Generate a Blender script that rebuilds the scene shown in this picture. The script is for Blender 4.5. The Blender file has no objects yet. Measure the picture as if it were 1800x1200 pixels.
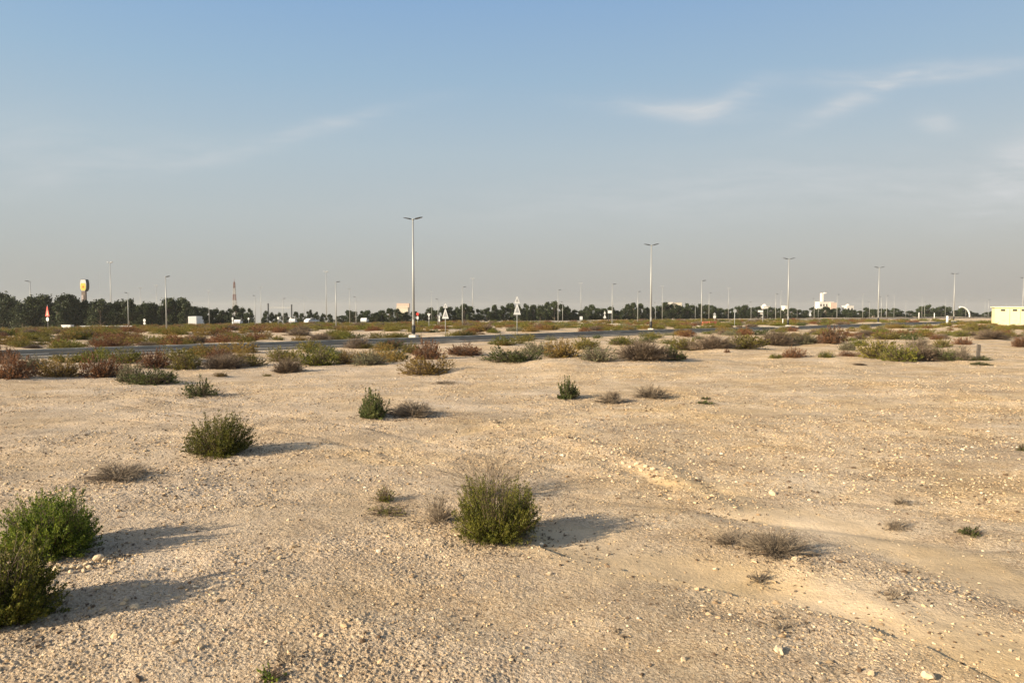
import bpy, math, random
import numpy as np
from mathutils import Vector, Matrix

C = bpy.context.scene
COL = C.collection
R = math.radians
rng = np.random.default_rng(7)
random.seed(7)

# ------------------------------------------------------------------ camera
CAM_H = 3.0
FPX = 1300.0                       # focal length in photograph pixels (1800 wide)
PITCH = math.atan(59.0 / FPX)
cam = bpy.data.cameras.new("camera")
cam.lens = 36.0 * FPX / 1800.0
cam.sensor_width = 36.0
cam.clip_start = 0.1
cam.clip_end = 12000
camo = bpy.data.objects.new("camera", cam)
camo.location = (0, 0, CAM_H)
camo.rotation_euler = (math.pi / 2 - PITCH, 0, 0)
COL.objects.link(camo)
C.camera = camo

# ------------------------------------------------------------------ exposure
EXPO = 1.0
C.view_settings.view_transform = 'Standard'
C.view_settings.look = 'None'
C.view_settings.exposure = EXPO
C.view_settings.gamma = 1.0
C.cycles.volume_bounces = 0
C.cycles.max_bounces = 6
C.cycles.transparent_max_bounces = 8

# ------------------------------------------------------------------ sun
SUN_EL = 21.0
SHADOW_AZ = 27.0                   # shadows run to the right and this far away from the viewer
sx = -math.cos(R(SHADOW_AZ)) * math.cos(R(SUN_EL))
sy = -math.sin(R(SHADOW_AZ)) * math.cos(R(SUN_EL))
sz = math.sin(R(SUN_EL))
sun = bpy.data.lights.new("sun", 'SUN')
sun.energy = 4.8
sun.angle = R(0.55)
sun.color = (1.0, 0.84, 0.62)
suno = bpy.data.objects.new("sun", sun)
suno.rotation_euler = Vector((sx, sy, sz)).to_track_quat('Z', 'Y').to_euler()
COL.objects.link(suno)

# ------------------------------------------------------------------ world
def lin(c):
    c = c / 255.0
    return c / 12.92 if c <= 0.04045 else ((c + 0.055) / 1.055) ** 2.4
def L(r, g, b, k=1.0):
    return (lin(r) * k, lin(g) * k, lin(b) * k, 1.0)

world = bpy.data.worlds.new("World")
C.world = world
world.use_nodes = True
nt = world.node_tree
nt.nodes.clear()
N = nt.nodes.new
def lk(a, b): nt.links.new(a, b)
def wmath(op, a, b=None, c=None):
    n = N('ShaderNodeMath'); n.operation = op
    for i, v in enumerate((a, b, c)):
        if v is None: continue
        if isinstance(v, (int, float)): n.inputs[i].default_value = v
        else: lk(v, n.inputs[i])
    return n.outputs[0]
outw = N('ShaderNodeOutputWorld'); bg = N('ShaderNodeBackground')
WS = 0.1
bg.inputs['Strength'].default_value = WS
lk(bg.outputs[0], outw.inputs[0])
tc = N('ShaderNodeTexCoord')
sep = N('ShaderNodeSeparateXYZ'); lk(tc.outputs['Generated'], sep.inputs[0])
zc = wmath('MAXIMUM', sep.outputs[2], 0.004)
comb = N('ShaderNodeCombineXYZ')
lk(sep.outputs[0], comb.inputs[0]); lk(sep.outputs[1], comb.inputs[1]); lk(zc, comb.inputs[2])
sky = N('ShaderNodeTexSky'); sky.sky_type = 'NISHITA'; sky.sun_disc = False
sky.sun_elevation = R(SUN_EL); sky.sun_rotation = math.atan2(sx, sy)
sky.dust_density = 3.0; sky.air_density = 1.0
lk(comb.outputs[0], sky.inputs[0])
ramp = N('ShaderNodeValToRGB')
lk(zc, ramp.inputs[0])
k = 1.0 / (WS * 2 ** EXPO)
stops = [(0.0, (180, 179, 174)), (0.05, (182, 184, 181)), (0.12, (184, 192, 194)), (0.20, (177, 194, 204)),
         (0.29, (156, 186, 210)), (0.38, (138, 175, 213)), (0.6, (134, 158, 190)), (1.0, (124, 144, 172))]
el = ramp.color_ramp.elements
while len(el) > 1: el.remove(el[-1])
el[0].position = 0.0; el[0].color = L(*stops[0][1])
for p, c in stops[1:]:
    e = el.new(p); e.color = L(*c)
# slightly warmer and duller towards the right-hand (anti-sun) side
warm = N('ShaderNodeMixRGB'); warm.blend_type = 'MULTIPLY'
wfac = N('ShaderNodeMapRange'); lk(sep.outputs[0], wfac.inputs[0])
wfac.inputs[1].default_value = -0.4; wfac.inputs[2].default_value = 0.6
lk(wfac.outputs[0], warm.inputs[0]); lk(ramp.outputs[0], warm.inputs[1])
warm.inputs[2].default_value = (1.04, 0.975, 0.94, 1)
sc = N('ShaderNodeVectorMath'); sc.operation = 'SCALE'; sc.inputs['Scale'].default_value = k
lk(warm.outputs[0], sc.inputs[0])
mixs = N('ShaderNodeMixRGB'); mixs.inputs[0].default_value = 0.90
lk(sky.outputs[0], mixs.inputs[1]); lk(sc.outputs[0], mixs.inputs[2])
# dusty warm glow round the sun, added behind the viewer as fill light
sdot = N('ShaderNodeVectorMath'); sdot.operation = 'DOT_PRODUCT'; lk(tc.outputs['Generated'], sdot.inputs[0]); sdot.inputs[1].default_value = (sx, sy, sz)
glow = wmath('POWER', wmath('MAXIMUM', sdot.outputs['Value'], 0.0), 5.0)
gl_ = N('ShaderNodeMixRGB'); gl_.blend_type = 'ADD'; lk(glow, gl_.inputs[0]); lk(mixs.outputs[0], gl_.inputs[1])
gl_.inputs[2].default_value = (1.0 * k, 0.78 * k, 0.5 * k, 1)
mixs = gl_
# thin cirrus
yy = wmath('MAXIMUM', sep.outputs[1], 0.05)
u = wmath('DIVIDE', sep.outputs[0], yy); v = wmath('DIVIDE', sep.outputs[2], yy)
front = wmath('GREATER_THAN', sep.outputs[1], 0.05)
uv = N('ShaderNodeCombineXYZ'); lk(u, uv.inputs[0]); lk(v, uv.inputs[1])
warpn = N('ShaderNodeTexNoise'); warpn.inputs['Scale'].default_value = 4.0; warpn.inputs['Detail'].default_value = 3
lk(uv.outputs[0], warpn.inputs['Vector'])
wv = N('ShaderNodeVectorMath'); wv.operation = 'MULTIPLY_ADD'
lk(warpn.outputs['Color'], wv.inputs[0]); wv.inputs[1].default_value = (0.10, 0.05, 0); lk(uv.outputs[0], wv.inputs[2])
wsep = N('ShaderNodeSeparateXYZ'); lk(wv.outputs[0], wsep.inputs[0])
total = None
for (px, py, wx, wy, tilt, amp) in [(1200, 203, 130, 16, 4, .80), (1275, 190, 60, 20, -25, .55), (1620, 138, 190, 15, -3, .85),
                                    (1480, 185, 95, 15, -24, .75), (1640, 222, 34, 20, 10, .5), (1790, 290, 90, 42, -25, .8),
                                    (1350, 330, 480, 46, -4, .38), (520, 245, 180, 14, -14, .45), (60, 265, 260, 55, 5, .22),
                                    (250, 285, 330, 22, -8, .20), (1750, 360, 240, 40, 0, .3)]:
    cu, cv = (px - 900) / FPX + 0.05, (541 - py) / FPX + 0.025
    a, b = wx / FPX, wy / FPX
    t = -R(tilt) ; ct, st = math.cos(t), math.sin(t)
    du = wmath('SUBTRACT', wsep.outputs[0], cu); dv = wmath('SUBTRACT', wsep.outputs[1], cv)
    p = wmath('DIVIDE', wmath('ADD', wmath('MULTIPLY', du, ct), wmath('MULTIPLY', dv, st)), a)
    q = wmath('DIVIDE', wmath('SUBTRACT', wmath('MULTIPLY', dv, ct), wmath('MULTIPLY', du, st)), b)
    r2 = wmath('ADD', wmath('MULTIPLY', p, p), wmath('MULTIPLY', q, q))
    g = wmath('MULTIPLY', wmath('EXPONENT', wmath('MULTIPLY', r2, -1.0)), amp)
    total = g if total is None else wmath('ADD', total, g)
stre = N('ShaderNodeVectorMath'); stre.operation = 'MULTIPLY'; lk(wv.outputs[0], stre.inputs[0])
stre.inputs[1].default_value = (9, 52, 1)
cn = N('ShaderNodeTexNoise'); cn.inputs['Scale'].default_value = 1.0; cn.inputs['Detail'].default_value = 9
cn.inputs['Roughness'].default_value = 0.55
lk(stre.outputs[0], cn.inputs['Vector'])
cm = N('ShaderNodeMapRange'); lk(cn.outputs[0], cm.inputs[0]); cm.inputs[1].default_value = 0.27; cm.inputs[2].default_value = 0.70
cf = wmath('MULTIPLY', wmath('MULTIPLY', total, cm.outputs[0]), front)
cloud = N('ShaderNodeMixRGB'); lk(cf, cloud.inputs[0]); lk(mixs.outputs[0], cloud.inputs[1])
cloud.inputs[2].default_value = L(214, 216, 218, k)
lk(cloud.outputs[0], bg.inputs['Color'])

# ------------------------------------------------------------------ numpy noise
def _hash(ix, iy, seed):
    h = (ix.astype(np.int64) * 374761393 + iy.astype(np.int64) * 668265263 + seed * 1442695041) & 0xffffffff
    h = ((h ^ (h >> 13)) * 1274126177) & 0xffffffff
    return ((h ^ (h >> 16)) & 0xffff) / 65535.0
def vnoise(x, y, seed=0):
    ix, iy = np.floor(x), np.floor(y)
    fx, fy = x - ix, y - iy
    fx = fx * fx * fx * (fx * (fx * 6 - 15) + 10); fy = fy * fy * fy * (fy * (fy * 6 - 15) + 10)
    a = _hash(ix, iy, seed); b = _hash(ix + 1, iy, seed); c = _hash(ix, iy + 1, seed); d = _hash(ix + 1, iy + 1, seed)
    return (a + (b - a) * fx + (c - a) * fy + (a - b - c + d) * fx * fy) * 2 - 1
def fbm(x, y, f, octs, seed=0, gain=0.5):
    s = 0; a = 1.0
    for o in range(octs):
        cs, sn = math.cos(o * 1.3 + .4), math.sin(o * 1.3 + .4)
        s = s + a * vnoise((x * cs - y * sn) * f, (x * sn + y * cs) * f, seed + o * 17)
        a *= gain; f *= 2.03
    return s
def sstep(a, b, x):
    t = np.clip((x - a) / (b - a), 0, 1)
    return t * t * (3 - 2 * t)
def seg_dist(x, y, pts):
    best = None
    for (a, b) in zip(pts[:-1], pts[1:]):
        ax, ay = a; bx, by = b
        vx, vy = bx - ax, by - ay
        t = np.clip(((x - ax) * vx + (y - ay) * vy) / (vx * vx + vy * vy), 0, 1)
        d = np.hypot(x - ax - t * vx, y - ay - t * vy)
        best = d if best is None else np.minimum(best, d)
    return best

def flat(px, py):
    """ground point (flat ground) under a pixel of the photograph"""
    d = FPX * CAM_H / (py - 541.0)
    return ((px - 900) / FPX * d, d)

# road centre lines, in metres
LAMPS = [(-10.0, 76.5), (19.8, 106.0), (49.5, 133.0), (82.0, 166.0), (118.5, 198.0), (160.0, 231.0)]
ROAD = [(-94, -6), (-67, 18), (-39, 40.2), (-7.2, 67.4), (23.6, 97.1), (54.5, 125.2), (87, 157), (123, 188.5), (164, 221.5), (231, 268.5)]
FAR_ROAD = [(-330, 165), (-200, 196), (-90, 218), (0, 226), (90, 250), (200, 300), (330, 370), (460, 450)]
SIDE_ROAD = [(46, 121), (33, 131), (24, 146), (18, 170), (10, 228)]

def macro(x, y):
    d = np.hypot(x, y)
    az = x / np.maximum(y, 0.25 * np.maximum(d, 1))
    s = np.clip(0.011 - 0.012 * az, 0.004, 0.02)
    z = -np.maximum(d - 90, 0) * s
    rt = 270 + 130 * np.clip(az, -.5, .8)
    return z - np.maximum(d - rt, 0) * 0.004

LEDGE = [flat(*p) for p in [(925, 955), (990, 985), (1090, 1003), (1220, 1030), (1420, 1075), (1640, 1150), (1800, 1230)]]
WASH = [flat(*p) for p in [(1010, 958), (1110, 990), (1260, 1010), (1420, 1040), (1600, 1090), (1830, 1180)]]
WASH2 = [flat(*p) for p in [(1160, 818), (1230, 850), (1330, 890), (1500, 925), (1640, 965), (1860, 1040)]]
TRACK = [flat(*p) for p in [(700, 800), (900, 760), (1050, 737), (1400, 715), (1900, 690)]]
BANK = [flat(*p) for p in [(1000, 775), (1080, 797), (1150, 815), (1215, 850), (1250, 880)]]

TRACKS2 = [[flat(*p) for p in [(-200, 790), (150, 745), (450, 765), (800, 740), (1100, 700), (1500, 690), (1900, 700)]],
           [flat(*p) for p in [(-300, 720), (200, 700), (600, 760), (1000, 850), (1500, 900), (1950, 960)]],
           [flat(*p) for p in [(1250, 1230), (1400, 1100), (1520, 1050), (1700, 1010), (1950, 985)]]]
def meso(x, y):
    d = np.hypot(x, y)
    near = 1 - sstep(24, 38, d)
    z = 0.055 * fbm(x, y, 0.16, 3, 3) * near + 0.22 * fbm(x, y, 0.075, 3, 11) * (1 - near)
    z = z + (1 - near) * 0.12 * np.maximum(fbm(x, y, 0.3, 2, 31), 0)
    rd = np.minimum(np.minimum(seg_dist(x, y, ROAD), seg_dist(x, y, FAR_ROAD)), seg_dist(x, y, SIDE_ROAD) + 1)
    z = z * sstep(6, 12, rd)
    if np.any(d < 30):
        w = seg_dist(x, y, WASH); w2 = seg_dist(x, y, WASH2)
        z = z - 0.035 * (1 - sstep(0.25, 0.95, w + 0.1 * fbm(x, y, 1.1, 2, 5)))
        z = z - 0.06 * (1 - sstep(0.3, 1.2, w2 + 0.15 * fbm(x, y, .9, 2, 6)))
        z = z + 0.07 * (1 - sstep(0.05, 0.6, seg_dist(x, y, BANK) + 0.12 * fbm(x, y, 2, 2, 8)))
        yl = np.interp(x, [p[0] for p in LEDGE], [p[1] for p in LEDGE]) + 0.05 * vnoise(x * 3.1, x * 0 + 1.5, 71)
        ds = y - yl
        z = z - 0.075 * sstep(0, 0.09, ds) * (1 - sstep(0.5, 1.7, ds)) * sstep(LEDGE[0][0] - .1, LEDGE[0][0] + .5, x) * (1 - sstep(3.2, 4.2, x))
        for tr in TRACKS2:
            t = seg_dist(x, y, tr) + 0.05 * vnoise(x * 1.3, y * 1.3, 12)
            z = z - 0.028 * np.exp(-((t - 0.75) / 0.16) ** 2) * near
        t = seg_dist(x, y, TRACK)
        z = z - 0.03 * np.exp(-((t - 0.8) / 0.22) ** 2) * near
    return z
def micro(x, y, d):
    rough = np.clip(0.50 + 0.5 * fbm(x, y, 0.45, 3, 41), 0.12, 0.85)
    w = np.minimum(seg_dist(x, y, WASH), seg_dist(x, y, WASH2))
    rough = rough * (0.15 + 0.85 * sstep(0.4, 1.1, w + 0.2 * fbm(x, y, 1.5, 2, 9)))
    fade = 1 - 0.6 * sstep(20, 60, d)
    z = 0.020 * fbm(x, y, 1.6, 3, 51) * (0.4 + rough)
    b = np.abs(vnoise(x * 11, y * 11, 61)) ; z = z + 0.006 * (0.45 - b) * rough
    b = np.abs(vnoise(x * 21 + 3, y * 21, 62)); z = z + 0.009 * (0.45 - b) * rough
    z = z + 0.0085 * vnoise(x * 47, y * 47, 63) * rough
    z = z + 0.005 * vnoise(x * 90, y * 90, 64) * rough
    return z * fade * 1.1
def height(x, y):
    x = np.asarray(x, float); y = np.asarray(y, float)
    return macro(x, y) + meso(x, y)
def hz(x, y): return float(height(np.array([x]), np.array([y]))[0])

def at(px, py):
    """where the ray through a pixel of the photograph meets the terrain"""
    cx, cy = (px - 900) / FPX, (600 - py) / FPX
    dy = math.cos(PITCH) + cy * math.sin(PITCH); dz = -math.sin(PITCH) + cy * math.cos(PITCH)
    t = np.geomspace(4, 900, 900)
    X, Y, Z = cx * t, dy * t, CAM_H + dz * t
    below = Z <= height(X, Y)
    i = int(np.argmax(below)) if below.any() else len(t) - 1
    return float(X[i]), float(Y[i]), float(height(X[i:i+1], Y[i:i+1])[0])
def pxm(y): return FPX / y           # photograph pixels per metre at depth y

# ------------------------------------------------------------------ materials
MATS = {}
def newmat(name):
    m = bpy.data.materials.new(name); m.use_nodes = True
    n = m.node_tree; b = n.nodes['Principled BSDF']
    return m, n, b
def simple(name, col, rough=0.6, metal=0.0, var=0.12, scale=3.0, bump=0.0):
    if name in MATS: return MATS[name]
    m, n, b = newmat(name)
    t = n.nodes.new('ShaderNodeTexCoord'); no = n.nodes.new('ShaderNodeTexNoise')
    no.inputs['Scale'].default_value = scale; no.inputs['Detail'].default_value = 5
    n.links.new(t.outputs['Object'], no.inputs['Vector'])
    r = n.nodes.new('ShaderNodeValToRGB')
    r.color_ramp.elements[0].position = 0.3; r.color_ramp.elements[1].position = 0.7
    r.color_ramp.elements[0].color = tuple(c * (1 - var) for c in col) + (1,)
    r.color_ramp.elements[1].color = tuple(min(1, c * (1 + var)) for c in col) + (1,)
    n.links.new(no.outputs[0], r.inputs[0]); n.links.new(r.outputs[0], b.inputs['Base Color'])
    b.inputs['Roughness'].default_value = rough; b.inputs['Metallic'].default_value = metal
    if bump:
        bp = n.nodes.new('ShaderNodeBump'); bp.inputs['Strength'].default_value = bump
        n.links.new(no.outputs[0], bp.inputs['Height']); n.links.new(bp.outputs[0], b.inputs['Normal'])
    if rough > .9: b.inputs['Specular IOR Level'].default_value = 0.1
    MATS[name] = m
    return m
def leafmat(name, cols, rough=0.6, trans=0.25):
    """cols: list of (pos, rgb); each leaf takes its own colour"""
    if name in MATS: return MATS[name]
    m, n, b = newmat(name)
    g = n.nodes.new('ShaderNodeNewGeometry'); r = n.nodes.new('ShaderNodeValToRGB')
    oi = n.nodes.new('ShaderNodeObjectInfo')
    no = n.nodes.new('ShaderNodeTexNoise'); no.inputs['Scale'].default_value = 5.0; no.inputs['Detail'].default_value = 2
    tcn = n.nodes.new('ShaderNodeTexCoord'); n.links.new(tcn.outputs['Object'], no.inputs['Vector'])
    mx = n.nodes.new('ShaderNodeMath'); mx.operation = 'MULTIPLY_ADD'
    n.links.new(no.outputs[0], mx.inputs[0]); mx.inputs[1].default_value = 1.1
    ad = n.nodes.new('ShaderNodeMath'); ad.operation = 'MULTIPLY_ADD'
    n.links.new(g.outputs['Random Per Island'], ad.inputs[0]); ad.inputs[1].default_value = 0.55; ad.inputs[2].default_value = -0.32
    n.links.new(ad.outputs[0], mx.inputs[2])
    n.links.new(mx.outputs[0], r.inputs[0])
    e = r.color_ramp.elements
    while len(e) > 1: e.remove(e[-1])
    e[0].position = cols[0][0]; e[0].color = tuple(cols[0][1]) + (1,)
    for p, c in cols[1:]:
        q = e.new(p); q.color = tuple(c) + (1,)
    hs = n.nodes.new('ShaderNodeHueSaturation')
    mr = n.nodes.new('ShaderNodeMapRange'); n.links.new(oi.outputs['Random'], mr.inputs[0])
    mr.inputs[3].default_value = 0.78; mr.inputs[4].default_value = 1.25
    n.links.new(mr.outputs[0], hs.inputs['Value'])
    n.links.new(r.outputs[0], hs.inputs['Color'])
    n.links.new(hs.outputs[0], b.inputs['Base Color'])
    b.inputs['Roughness'].default_value = rough
    b.inputs['Specular IOR Level'].default_value = 0.25
    tr = n.nodes.new('ShaderNodeBsdfTranslucent'); mixn = n.nodes.new('ShaderNodeMixShader')
    n.links.new(hs.outputs[0], tr.inputs['Color']); mixn.inputs[0].default_value = trans
    n.links.new(b.outputs[0], mixn.inputs[1]); n.links.new(tr.outputs[0], mixn.inputs[2])
    n.links.new(mixn.outputs[0], n.nodes['Material Output'].inputs[0])
    MATS[name] = m
    return m

def ground_material():
    m, n, b = newmat("sand_and_gravel")
    nd = n.nodes.new; ln = n.links.new
    geo = nd('ShaderNodeNewGeometry')
    def noise(scale, detail=5, rough=0.55, sy=1.0):
        t = nd('ShaderNodeTexNoise'); t.inputs['Scale'].default_value = scale
        t.inputs['Detail'].default_value = detail; t.inputs['Roughness'].default_value = rough
        if sy != 1.0:
            mp = nd('ShaderNodeMapping'); mp.inputs['Scale'].default_value = (1, sy, 1); ln(geo.outputs['Position'], mp.inputs[0]); ln(mp.outputs[0], t.inputs['Vector'])
        else: ln(geo.outputs['Position'], t.inputs['Vector'])
        return t.outputs[0]
    def rng_(v, a, b_, c=0.0, d=1.0):
        r = nd('ShaderNodeMapRange'); ln(v, r.inputs[0])
        for i, q in enumerate((a, b_, c, d)): r.inputs[i + 1].default_value = q
        return r.outputs[0]
    def mix(f, a, c, mode='MIX'):
        x = nd('ShaderNodeMixRGB'); x.blend_type = mode
        if isinstance(f, float): x.inputs[0].default_value = f
        else: ln(f, x.inputs[0])
        for i, q in ((1, a), (2, c)):
            if isinstance(q, tuple): x.inputs[i].default_value = q + (1,)
            else: ln(q, x.inputs[i])
        return x.outputs[0]
    def mul(a, c):
        x = nd('ShaderNodeMath'); x.operation = 'MULTIPLY'; ln(a, x.inputs[0])
        if isinstance(c, float): x.inputs[1].default_value = c
        else: ln(c, x.inputs[1])
        return x.outputs[0]
    wash = nd('ShaderNodeAttribute'); wash.attribute_name = 'wash'
    sepx = nd('ShaderNodeSeparateXYZ'); ln(geo.outputs['Position'], sepx.inputs[0])
    base = mix(rng_(noise(0.25, 4), 0.35, 0.65), (0.54, 0.395, 0.228), (0.65, 0.490, 0.295))
    base = mix(mul(rng_(noise(0.55, 6, .62), 0.48, 0.62), 0.75), base, (0.66, 0.53, 0.365))      # chalky patches
    base = mix(mul(rng_(noise(0.9, 6, .62), 0.50, 0.62), 0.7), base, (0.49, 0.33, 0.17))    # rusty patches
    base = mix(mul(rng_(noise(2.6, 7, .66), 0.50, 0.63), 0.6), base, (0.36, 0.25, 0.16))
    mp = nd('ShaderNodeMapping'); mp.inputs['Rotation'].default_value = (0, 0, 0.25); mp.inputs['Scale'].default_value = (0.16, 1.6, 1)
    ln(geo.outputs['Position'], mp.inputs[0]); st = nd('ShaderNodeTexNoise'); st.inputs['Scale'].default_value = 1.0; st.inputs['Detail'].default_value = 6; ln(mp.outputs[0], st.inputs['Vector'])
    base = mix(mul(rng_(st.outputs[0], 0.50, 0.64), 0.5), base, (0.43, 0.315, 0.185))     # old wheel and wash streaks
    base = mix(mul(rng_(st.outputs[0], 0.47, 0.36), 0.4), base, (0.68, 0.55, 0.38))
    # the left foreground is greyer and pinker than the right
    base = mix(mul(rng_(noise(7, 5, .65), 0.50, 0.60), 0.5), base, (0.33, 0.225, 0.125))
    base = mix(mul(rng_(noise(11, 5, .65), 0.55, 0.64), 0.6), base, (0.70, 0.56, 0.38))
    gl = rng_(sepx.outputs[0], 4.0, -6.0)
    base = mix(mul(gl, 0.5), base, (0.54, 0.425, 0.305))
    base = mix(mul(rng_(sepx.outputs[1], 15.0, 6.5), 0.30), base, (0.44, 0.35, 0.25))   # greyer gravel close by
    # fine crumbs
    base = mix(mul(rng_(noise(28, 4, .6), 0.50, 0.60), 0.6), base, (0.23, 0.155, 0.09))
    base = mix(mul(rng_(noise(45, 4, .6), 0.54, 0.66), 0.6), base, (0.70, 0.57, 0.42))
    sand = mix(rng_(noise(1.1, 4, .5, 3.0), .35, .65), (0.485, 0.355, 0.20), (0.56, 0.415, 0.24))
    base = mix(mul(wash.outputs['Fac'], 0.85), base, sand)
    val = nd('ShaderNodeHueSaturation'); ln(rng_(noise(0.42, 7, .62), .38, .62, 0.83, 1.13), val.inputs['Value'])
    ln(rng_(noise(0.30, 5, .6), .36, .64, 1.06, 0.82), val.inputs['Saturation']); ln(base, val.inputs['Color']); base = val.outputs[0]
    ln(base, b.inputs['Base Color'])
    b.inputs['Roughness'].default_value = 0.95; b.inputs['Specular IOR Level'].default_value = 0.1
    h1 = noise(16, 5, .65); h2 = noise(60, 4, .6)
    ad = nd('ShaderNodeMath'); ad.operation = 'MULTIPLY_ADD'; ln(h2, ad.inputs[0]); ad.inputs[1].default_value = 0.4; ln(h1, ad.inputs[2])
    iw = rng_(wash.outputs['Fac'], 0, 1, 1.0, 0.25)
    hh = mul(ad.outputs[0], iw)
    bp = nd('ShaderNodeBump'); bp.inputs['Strength'].default_value = 0.9; bp.inputs['Distance'].default_value = 0.07
    ln(hh, bp.inputs['Height']); ln(bp.outputs[0], b.inputs['Normal'])
    return m

# ------------------------------------------------------------------ mesh helpers
def mesh_from(name, V, F, mats, midx=None, smooth=False):
    """V (n,3) array, F list of (k,m) index arrays (tris / quads)"""
    me = bpy.data.meshes.new(name)
    V = np.asarray(V, np.float32)
    me.vertices.add(len(V)); me.vertices.foreach_set('co', V.ravel())
    loops = np.concatenate([f.ravel() for f in F]).astype(np.int32)
    sizes = np.concatenate([np.full(len(f), f.shape[1]) for f in F]).astype(np.int32)
    me.loops.add(len(loops)); me.loops.foreach_set('vertex_index', loops)
    starts = np.concatenate([[0], np.cumsum(sizes)[:-1]]).astype(np.int32)
    me.polygons.add(len(sizes)); me.polygons.foreach_set('loop_start', starts)
    me.polygons.foreach_set('loop_total', sizes)
    if midx is not None: me.polygons.foreach_set('material_index', np.asarray(midx, np.int32))
    me.polygons.foreach_set('use_smooth', np.full(len(sizes), smooth))
    for m in (mats if isinstance(mats, (list, tuple)) else [mats]): me.materials.append(m)
    me.update(calc_edges=True); me.validate()
    return me

class MB:
    def __init__(s): s.v = []; s.q = []; s.t = []; s.n = 0
    def add(s, V, Q=None, T=None):
        V = np.asarray(V, float).reshape(-1, 3)
        if Q is not None and len(Q): s.q.append(np.asarray(Q).reshape(-1, 4) + s.n)
        if T is not None and len(T): s.t.append(np.asarray(T).reshape(-1, 3) + s.n)
        s.v.append(V); s.n += len(V); return s
    def box(s, c, size, rz=0.0, bev=0.0):
        hx, hy, h = [q / 2 for q in size]
        b = min(bev, hx * .9, hy * .9)
        if b > 0:
            P = [(-hx + b, -hy), (hx - b, -hy), (hx, -hy + b), (hx, hy - b), (hx - b, hy), (-hx + b, hy), (-hx, hy - b), (-hx, -hy + b)]
        else: P = [(-hx, -hy), (hx, -hy), (hx, hy), (-hx, hy)]
        return s.prism(P, -h, h, c, rz)
    def prism(s, P, z0, z1, c=(0, 0, 0), rz=0.0):
        n = len(P); cr, sr = math.cos(rz), math.sin(rz)
        V = []
        for z in (z0, z1):
            for (x, y) in P: V.append((c[0] + x * cr - y * sr, c[1] + x * sr + y * cr, c[2] + z))
        Q = [(i, (i + 1) % n, n + (i + 1) % n, n + i) for i in range(n)]
        V.append((c[0], c[1], c[2] + z0)); V.append((c[0], c[1], c[2] + z1))
        T = []
        for i in range(n):
            T.append((2 * n, (i + 1) % n, i)); T.append((2 * n + 1, n + i, n + (i + 1) % n))
        # centroid fan (convex outlines)
        mx = sum(p[0] for p in P) / n; my = sum(p[1] for p in P) / n
        V[2 * n] = (c[0] + mx * cr - my * sr, c[1] + mx * sr + my * cr, c[2] + z0)
        V[2 * n + 1] = (c[0] + mx * cr - my * sr, c[1] + mx * sr + my * cr, c[2] + z1)
        return s.add(V, Q, T)
    def plate(s, P, y0, y1, c=(0, 0, 0)):
        """outline P in x,z extruded along y"""
        n = len(P); V = [(c[0] + x, c[1] + y0, c[2] + z) for x, z in P] + [(c[0] + x, c[1] + y1, c[2] + z) for x, z in P]
        Q = [(i, (i + 1) % n, n + (i + 1) % n, n + i) for i in range(n)]
        mx = sum(p[0] for p in P) / n; mz = sum(p[1] for p in P) / n
        V += [(c[0] + mx, c[1] + y0, c[2] + mz), (c[0] + mx, c[1] + y1, c[2] + mz)]
        T = []
        for i in range(n):
            T.append((2 * n, i, (i + 1) % n)); T.append((2 * n + 1, n + (i + 1) % n, n + i))
        return s.add(V, Q, T)
    def tube(s, pts, rad, n=8, cap=True):
        pts = np.asarray(pts, float); m = len(pts)
        rad = np.broadcast_to(np.asarray(rad, float), (m,))
        V = []
        for i in range(m):
            a = pts[max(i - 1, 0)]; b = pts[min(i + 1, m - 1)]
            t = (b - a) / (np.linalg.norm(b - a) + 1e-9)
            ref = np.array((0, 0, 1.0)) if abs(t[2]) < 0.9 else np.array((1.0, 0, 0))
            e1 = np.cross(t, ref); e1 /= np.linalg.norm(e1); e2 = np.cross(t, e1)
            for j in range(n):
                w = 2 * math.pi * j / n
                V.append(pts[i] + rad[i] * (math.cos(w) * e1 + math.sin(w) * e2))
        Q = [(i * n + j, i * n + (j + 1) % n, (i + 1) * n + (j + 1) % n, (i + 1) * n + j) for i in range(m - 1) for j in range(n)]
        T = []
        if cap:
            V.append(pts[0]); V.append(pts[-1]); k0 = m * n
            for j in range(n):
                T.append((k0, (j + 1) % n, j)); T.append((k0 + 1, (m - 1) * n + j, (m - 1) * n + (j + 1) % n))
        return s.add(V, Q, T)
    def arrays(s):
        F = []
        if s.q: F.append(np.concatenate(s.q))
        if s.t: F.append(np.concatenate(s.t))
        return np.concatenate(s.v), F
    def mesh(s, name, mat, smooth=False):
        V, F = s.arrays(); return mesh_from(name, V, F, mat, smooth=smooth)
    def obj(s, name, mat, parent=None, smooth=False, loc=None):
        return link(name, s.mesh(name, mat, smooth), parent, loc)

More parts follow.
